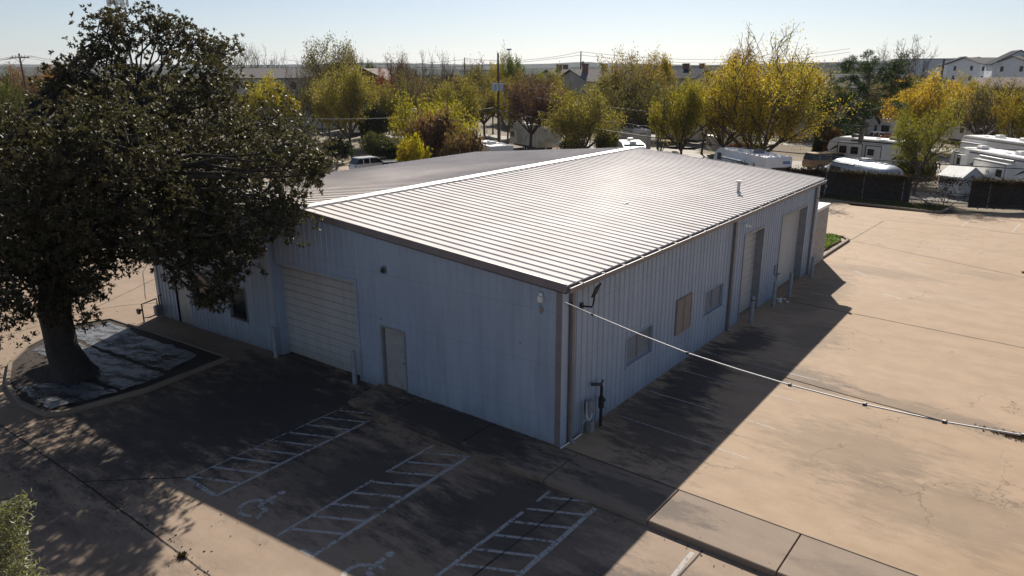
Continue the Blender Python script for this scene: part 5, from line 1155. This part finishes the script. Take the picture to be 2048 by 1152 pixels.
for (px, py, lab) in ((1212, 303, 'grey storage cabinet left of the curved-nose trailer, left one'), (1232, 303, 'grey storage cabinet left of the curved-nose trailer, right one')):
    p = at_z(px, py, -.4); o = thing('storage_cabinet', (p.x, p.y, gz(p.x, p.y)), .4, lab, 'cabinet', 'grey cabinets by the roof peak')
    mb = MB(); mb.cbox(-.7, .7, -.5, .5, 0, 1.9, .04); mb.build('cabinet', m_shutb, o); mb = MB(); mb.cbox(-.75, .75, -.55, .55, 1.902, 1.98, .02); mb.build('lid', m_white, o)
    mb = MB(); mb.box(-.005, .005, -.512, -.5, .1, 1.8); mb.build('seam', m_rvgrey, o)

# ------------------------------------------------------------------ poles, tower, wires
def pole(px, ytop, depth, label, r=.15, cross=None, cans=0, name='utility_pole', lean=0):
    g = on_g(px, depth, ytop); h = z_at(ytop, depth)-g.z; o = thing(name, g, YAW, label, 'utility pole', 'wooden utility poles'); o.rotation_euler = (0, lean, YAW)
    mb = MB(); mb.tube([(0, 0, -.2), (0, 0, h*.5), (0, 0, h)], [r, r*.85, r*.65], 9); mb.build('pole', m_wood, o)
    if cross:
        for z in cross:
            mb = MB(); mb.box(-.05, .05, -1.25, 1.25, h-z-.07, h-z+.07); ca = mb.build('crossarm', m_wood, o)
            mb = MB(); mb.tube([(0, -.75, h-z), (0, 0, h-z-.8)], .03, 4); mb.build('brace', m_grey, o); mb = MB(); mb.tube([(0, .75, h-z), (0, 0, h-z-.8)], .03, 4); mb.build('brace', m_grey, o)
            for y in (-1.15, -.7, -.3, .55, .95): mb = MB(); mb.tube([(0, y, h-z+.07), (0, y, h-z+.2), (0, y, h-z+.3)], [.04, .07, .04], 6); mb.build('insulator', m_grey, ca)
    for k in range(cans):
        y = (-1, 0, 1)[k]*.52+.25*(0 if k != 1 else 0); z = h-4.9
        mb = MB(); mb.tube([(-.45, y+.1, z), (-.45, y+.1, z+.95), (-.45, y+.1, z+1.03)], [.27, .27, .2], 12); c = mb.build('transformer', M('transformer_grey', (.42, .45, .5), .5) if 'transformer_grey' not in bpy.data.materials else bpy.data.materials['transformer_grey'], o)
        mb = MB(); mb.tube([(-.45, y+.1, z+1.03), (-.45, y+.1, z+1.3)], .05, 6); mb.build('bushing', m_rvgrey, c)
    return o, g, h
P1 = pole(996, 106, 97, 'tall wooden pole carrying three grey transformer cans above the roof', .19, None, 3)
mb = MB(); mb.tube([(0, -.2, P1[2]-.5), (0, 0, P1[2]-.1), (0, .15, P1[2]+.25)], .03, 5); mb.build('insulator', m_grey, P1[0])
mb = MB(); mb.tube([(-.1, -.22, .1), (-.1, -.22, 5.2)], .07, 7); mb.build('conduit', m_grey, P1[0])
P2 = pole(1162, 103, 165, 'dark pole with one small transformer over the grey gable roofs', .2)
mb = MB(); mb.tube([(0, -.5, P2[2]-3.2), (0, -.5, P2[2]-2.2)], .3, 9); mb.build('transformer', m_rvgrey, P2[0])
P3 = pole(929, 115, 185, 'plain dark pole between bare trees left of the transformer pole', .19)
P4 = pole(41, 104, 100, 'weathered pole with a double crossarm at the left edge', .17, (.55,), 0, lean=-.03)
mb = MB(); mb.box(.06, .14, -1.25, 1.25, P4[2]-.62, P4[2]-.48); mb.build('crossarm', m_wood, P4[0])
mb = MB(); mb.tube([(0, 1.2, P4[2]-.6), (0, 1.9, P4[2]-.75)], .06, 5); mb.build('switch', m_grey, P4[0])
P5 = pole(1888, 121, 215, 'stout dark pole in front of the white apartment block', .42)
P6 = pole(92, 125, 150, 'short dark pole glimpsed before the orange tree', .16, (.3,))
P7 = pole(628, 118, 170, 'thin pole behind the tall olive tree', .13)
def wire(name, label, a, b_, sag, r=.022): return cable(name, label, a, b_, sag, r, m_black, 20, 'power line', 'overhead power lines')
def top(P, dz=0, dy=0): g = P[1]; return (g.x+math.cos(YAW+math.pi/2)*dy, g.y+math.sin(YAW+math.pi/2)*dy, g.z+P[2]+dz)
R_ = lambda px, py, d: tuple(at_d(px, py, d))
for i, (y0, px, py, d) in enumerate(((184, 2200, 262, 60), (209, 2200, 303, 56), (221, 2200, 345, 52))):
    wire('power_line', ('thin wire running right from the transformer pole, highest of three across the trailers', 'wire running right from the transformer pole, middle of three across the trailers', 'thick wire running right from the transformer pole, lowest of three, sun glinting on it')[i], R_(996, y0, 97), R_(px, py, d), 1.2, .025 if i < 2 else .045)
wire('power_line', 'dark wire running left from the transformer pole toward the oak crown', R_(996, 214, 97), R_(500, 233, 75), .8, .04)
wire('power_line', 'upper skyline wire from the second pole to the right edge trees', top(P2, -.1), R_(1700, 97, 190), 2.2, .04)
wire('power_line', 'lower skyline wire from the second pole to the cottonwood', top(P2, -.8), R_(1700, 104, 190), 2.2, .04)
wire('power_line', 'upper skyline wire from the second pole leftward', top(P2, -.1), top(P3, -.1), 1.2, .04)
wire('power_line', 'lower skyline wire from the second pole leftward', top(P2, -.8), R_(560, 118, 190), 2.5, .04)
wire('power_line', 'skyline wire between the thin pole and the plain dark pole', top(P7, -.3), top(P3, -.4), 1.0, .04)
for k, y in enumerate((-1.1, -.4, .9)):
    wire('power_line', 'wire leaving the crossarm pole at the left edge, %s' % ('outermost left', 'next to the pole', 'outermost right')[k], top(P4, -.3, y), R_(-260, 112+4*k, 80), .8, .03)
    wire('power_line', 'wire from the crossarm pole into the oak crown, %s' % ('left strand', 'middle strand', 'right strand')[k], top(P4, -.3, y), R_(330, 128+3*k, 150), .8, .03)
g = on_g(833, 84, 222); h = z_at(222, 84)-g.z; o = thing('area_light', g, YAW, 'white area light on a slim pole in front of the vine-covered yellow tree', 'lamp post')
mb = MB(); mb.tube([(0, 0, 0), (0, 0, h)], .06, 8); mb.build('pole', m_white, o); mb = MB(); mb.cbox(-.25, .25, .0, 1.0, h-.12, h+.3, .05); mb.build('lamp_head', m_white, o)
g = on_g(1018, 260, 98); h = z_at(98, 260)-g.z; o = thing('flood_tower', g, YAW, 'thin far floodlight mast right of the transformer pole', 'mast')
mb = MB(); mb.tube([(0, 0, 0), (0, 0, h)], .18, 6); mb.build('mast', m_grey, o); mb = MB(); mb.box(-.3, .3, -.9, .9, h-.4, h+.1); mb.build('lamps', m_grey, o)
g = on_g(236, 160, 10); h = z_at(-14, 160)-g.z; o = thing('cell_tower', g, 0, 'grey lattice cell tower rising behind the oak crown', 'tower')
mb = MB(); cr3 = [(math.cos(a), math.sin(a)) for a in (0, 2.094, 4.189)]
def leg(k, z): r = 1.3-1.0*min(1, z/h)*.75; return (cr3[k][0]*r, cr3[k][1]*r, z)
for k in range(3): lg = MB(); lg.tube([leg(k, 0), leg(k, h)], .09, 5); lg.build('leg', m_grey, o)
z = 0
while z < h-1.5:
    for k in range(3): mb.tube([leg(k, z), leg((k+1) % 3, z+1.5)], .045, 3, cap=False); mb.tube([leg((k+1) % 3, z), leg(k, z+1.5)], .045, 3, cap=False)
    z += 1.5
tag(mb.build('lattice', m_grey, o)); 
mb = MB(); mb.tube([(1.9*math.cos(a), 1.9*math.sin(a), h-2.0) for a in [2*math.pi*k/14 for k in range(15)]], .06, 4); mb.tube([(1.9*math.cos(a), 1.9*math.sin(a), h-.6) for a in [2*math.pi*k/14 for k in range(15)]], .06, 4); mb.build('platform', m_grey, o)
for k in range(9): a = 2*math.pi*k/9; mb = MB(); mb.box(2.0*math.cos(a)-.15, 2.0*math.cos(a)+.15, 2.0*math.sin(a)-.15, 2.0*math.sin(a)+.15, h-2.6, h-.2); mb.build('antenna', m_white, o)

# ------------------------------------------------------------------ houses
def house(px, depth, ytop, yeave, L, W, rz, wallm, roofm, label, chim=(), wins=0, name='house', cat='house', group=None, storeys=2):
    g = on_g(px, depth, ytop); hr = z_at(ytop, depth)-g.z; he = z_at(yeave, depth)-g.z; o = thing(name, g, YAW-math.pi/2+rz, label, cat, group)
    mb = MB(); mb.loft([[(-L/2, -W/2, -.3), (-L/2, W/2, -.3), (-L/2, W/2, he), (-L/2, 0, hr-.1), (-L/2, -W/2, he)], [(L/2, -W/2, -.3), (L/2, W/2, -.3), (L/2, W/2, he), (L/2, 0, hr-.1), (L/2, -W/2, he)]]); mb.build('wall', wallm, o)
    mb = MB(); ov = .5; sl_ = (hr-he)/(W/2)
    for s_ in (-1, 1): mb.hexa([(-L/2-ov, s_*(W/2+ov), he-sl_*ov), (L/2+ov, s_*(W/2+ov), he-sl_*ov), (L/2+ov, 0, hr), (-L/2-ov, 0, hr), (-L/2-ov, s_*(W/2+ov), he-sl_*ov+.2), (L/2+ov, s_*(W/2+ov), he-sl_*ov+.2), (L/2+ov, 0, hr+.2), (-L/2-ov, 0, hr+.2)])
    rf = mb.build('roof', roofm, o)
    for x, y in chim: mb = MB(); mb.box(x-.5, x+.5, y-.4, y+.4, he, hr+1.1); mb.box(x-.6, x+.6, y-.5, y+.5, hr+1.101, hr+1.3); mb.build('chimney', m_brick, rf)
    if wins:
        for st in range(storeys):
            for k in range(wins):
                x = -L/2+L*(k+.5)/wins; z = he-2.1-st*3.0
                if z < .4: continue
                mb = MB(); mb.box(x-.55, x+.55, -W/2-.06, -W/2+.02, z, z+1.4); mb.build('window', m_dark, o)
    for st in range(storeys):
        z = he-2.0-st*3.0
        if wins and z > .4:
            for y in (-W/4, W/4): mb = MB(); mb.box(-L/2-.06, -L/2+.02, y-.5, y+.5, z, z+1.4); mb.build('window', m_dark, o)
    return o
house(592, 158, 137, 155, 24, 16, 0, m_cream, m_shing, 'low building with a long light grey roof right of the oak', wins=8)
house(520, 175, 140, 155, 14, 14, .3, m_cream, m_shing, 'grey roofed house half hidden right beside the oak')
house(748, 150, 138, 160, 9, 10, 1.3, M('brown_siding', (.13, .07, .05), .8), M('brown_shingle', (.11, .075, .06), .9), 'dark brown gabled house between the red tree and the yellow-green tree')
house(1140, 170, 141, 158, 12, 12, .5, m_cream, m_shing, 'grey roofed house left of the second utility pole', chim=((-3, 0), (0, 2)))
house(1192, 155, 141, 163, 13, 12, .55, m_cream, m_shing, 'grey roofed house with a tall brick chimney behind the second utility pole', chim=((-4, -1.5), (3, 1)))
house(1352, 150, 141, 158, 12, 11, -.6, m_cream, m_shingd, 'dark roofed house with chimneys right of the yellow topped tree', chim=((-2, 0), (2, .5)))
house(1395, 165, 140, 156, 14, 11, -.6, m_cream, m_shingd, 'dark roofed house just left of the red tree', chim=((-3, 0), (1, 0)))
house(1655, 130, 152, 176, 12, 12, -.6, m_cream, m_shing, 'grey roofed house with a brown chimney between cottonwood and pine', chim=((-2, -1),))
house(2045, 130, 160, 178, 14, 12, -.5, M('brown_wall', (.16, .12, .09), .8), M('brown_roof', (.14, .1, .09), .9), 'brown roof below the apartments at the right edge')
AG = 'white apartment buildings on the right'
house(1925, 250, 117, 134, 9, 14, 1.2, m_vinyl, m_shingd, 'white apartment wing with a steep dark gable, leftmost', wins=3, name='apartment_building', cat='apartment building', group=AG, storeys=3)
house(1952, 245, 118, 134, 9, 14, 1.2, m_vinyl, m_shingd, 'white apartment wing with a steep dark gable, second from left', wins=3, name='apartment_building', cat='apartment building', group=AG, storeys=3)
house(1985, 235, 119, 131, 22, 13, .25, m_vinyl, m_shing, 'long white apartment block with a grey-brown roof and balconies', wins=9, name='apartment_building', cat='apartment building', group=AG, storeys=3)
house(2032, 205, 105, 130, 10, 12, 1.2, m_vinyl, m_shingd, 'tallest white apartment wing with a dark roof at the right edge', wins=3, name='apartment_building', cat='apartment building', group=AG, storeys=3)
house(2062, 200, 116, 131, 12, 12, .25, m_vinyl, m_shing, 'white apartment block cut by the right edge', wins=5, name='apartment_building', cat='apartment building', group=AG, storeys=3)
def ware(px, d, yt, wd, label, colr):
    g = on_g(px, d, yt); h = z_at(yt, d)-g.z; o = thing('distant_warehouse', g, YAW-math.pi/2, label, 'warehouse', 'flat warehouses on the horizon')
    mb = MB(); mb.box(-wd/2, wd/2, -20, 20, 0, h-1); mb.build('wall', colr, o); mb = MB(); mb.box(-wd/2-.5, wd/2+.5, -20.5, 20.5, h-.999, h); mb.build('parapet', m_rvgrey, o)
    mb = MB()
    for k in range(3): x = -wd/2+wd*(k+.5)/3; mb2 = MB(); mb2.box(x-3, x+3, -20.05, -19.95, 1, h-3); mb2.build('loading_door', m_rvgrey, o)
m_fw = M('far_wall', (.3, .31, .33), .8); m_fw2 = M('far_wall_pale', (.5, .5, .5), .8)
ware(1390, 900, 133, 150, 'long bluish grey warehouse on the horizon left of the red tree', m_fw); ware(1350, 700, 139, 60, 'paler warehouse below the long bluish one', m_fw2); ware(1900, 800, 120, 110, 'pale flat building above the left apartment gables', m_fw2); ware(1990, 820, 119, 90, 'grey flat building behind the apartment roofs', m_fw); ware(1735, 1000, 128, 150, 'dark low building line on the horizon above the pine', m_fw)
ware(975, 800, 141, 60, 'small pale building on the horizon left of the transformer pole', m_fw2)

# ------------------------------------------------------------------ hills
m_hill = M('hill_woods', (.05, .055, .035), .95, 0, .4, .02, spec=0)
def ridge(d, pxs, ys, nm, jit, seed, mat):
    rr_ = random.Random(seed); mb = MB(); n = 120; F_ = []; rows = []
    for i in range(n+1):
        px = -500+3100*i/n; yt = float(np.interp(px, pxs, ys))+rr_.uniform(-jit, jit)
        p = CAM+ray(px, 148)*d; h = z_at(yt, d); out = Vector((p[0]-CAM[0], p[1]-CAM[1], 0)).normalized()
        b0 = Vector((p[0], p[1], -2)); rows.append([b0-out*d*.16, b0-out*d*.06+Vector((0, 0, h*.7)), b0+Vector((0, 0, h+2)), b0+out*d*.12+Vector((0, 0, h*.5))])
    for a, b_ in zip(rows[:-1], rows[1:]):
        for k in range(3): mb.poly([a[k], b_[k], b_[k+1], a[k+1]])
    return tag(mb.build(nm, mat, None, True), kind='structure')
ridge(2400, [-500, 300, 700, 1000, 1200, 1500, 1800, 2600], [130, 131, 134, 139, 133, 134, 128, 126], 'hills', 1.2, 1, m_hill)
ridge(4600, [-500, 200, 560, 740, 900, 1100, 1160, 1220, 1400, 1640, 1900, 2600], [127, 126, 128, 124, 128, 128, 124, 127, 131, 126, 121, 118], 'hills', .7, 2, m_hill)
rq = random.Random(31)
for i in range(34):
    d = rq.uniform(600, 1500); px = rq.choice([rq.uniform(600, 1450), rq.uniform(1560, 2100)]); g = on_g(px, d); hh = rq.uniform(5, 7.5); ww = rq.uniform(10, 18)
    o = thing('distant_house', g, YAW+rq.uniform(-.6, .6), 'tiny distant house in the hazy suburb under the horizon', 'house', 'distant houses of the hazy suburb')
    mb = MB(); mb.box(-5, 5, -ww/2, ww/2, 0, hh*.62); mb.build('wall', rq.choice([m_fw2, m_cream, m_vinyl, m_fw]), o)
    mb = MB(); mb.loft([[(-5.6, -ww/2-.6, hh*.621), (5.6, -ww/2-.6, hh*.621), (0, -ww/2+2, hh)], [(-5.6, ww/2+.6, hh*.621), (5.6, ww/2+.6, hh*.621), (0, ww/2-2, hh)]]); mb.build('roof', rq.choice([m_shing, m_shingd]), o)

rg = np.random.default_rng(55); n_ = 5200; dd = 380+rg.random(n_)**.8*1700; pxx = rg.uniform(-150, 2200, n_); cen = []
for d, px in zip(dd, pxx):
    p = CAM+ray(px, 148)*d; r = 4+d*.0022; cen.append(np.array([p[0], p[1], 2.6])+rg.normal(size=(16, 3))*np.array([r, r, 2.3]))
cen = np.concatenate(cen); cen[:, 2] = np.clip(cen[:, 2], -.3, 8.6)
me = leaves_mesh('distant_woods', cen, None, 4.2, leafmat('far_woods', (.075, .06, .032), .15, .8, .0, .6, 1.2), 8, .8); o = bpy.data.objects.new('distant_woods', me); COL.objects.link(o); tag(o, 'hazy band of autumn woods reaching to the hills', 'woods', kind='stuff')
# ------------------------------------------------------------------ haze
hz = MB(); hz.box(-6900, 6900, -6900, 6900, -15, 160); hzm, t, b = newmat('haze_air'); t.N.remove(b)
pv = t.node('ShaderNodeVolumePrincipled', {'Density': .00006, 'Anisotropy': .15}); pv.inputs['Color'].default_value = (.80, .87, 1, 1); t.L.new(pv.outputs[0], t.N['Material Output'].inputs['Volume'])
tag(hz.build('haze', hzm), kind='stuff')
for k_, (r_0, _, _) in PROTO.items():
    if k_ not in USED: print('unused proto', k_)
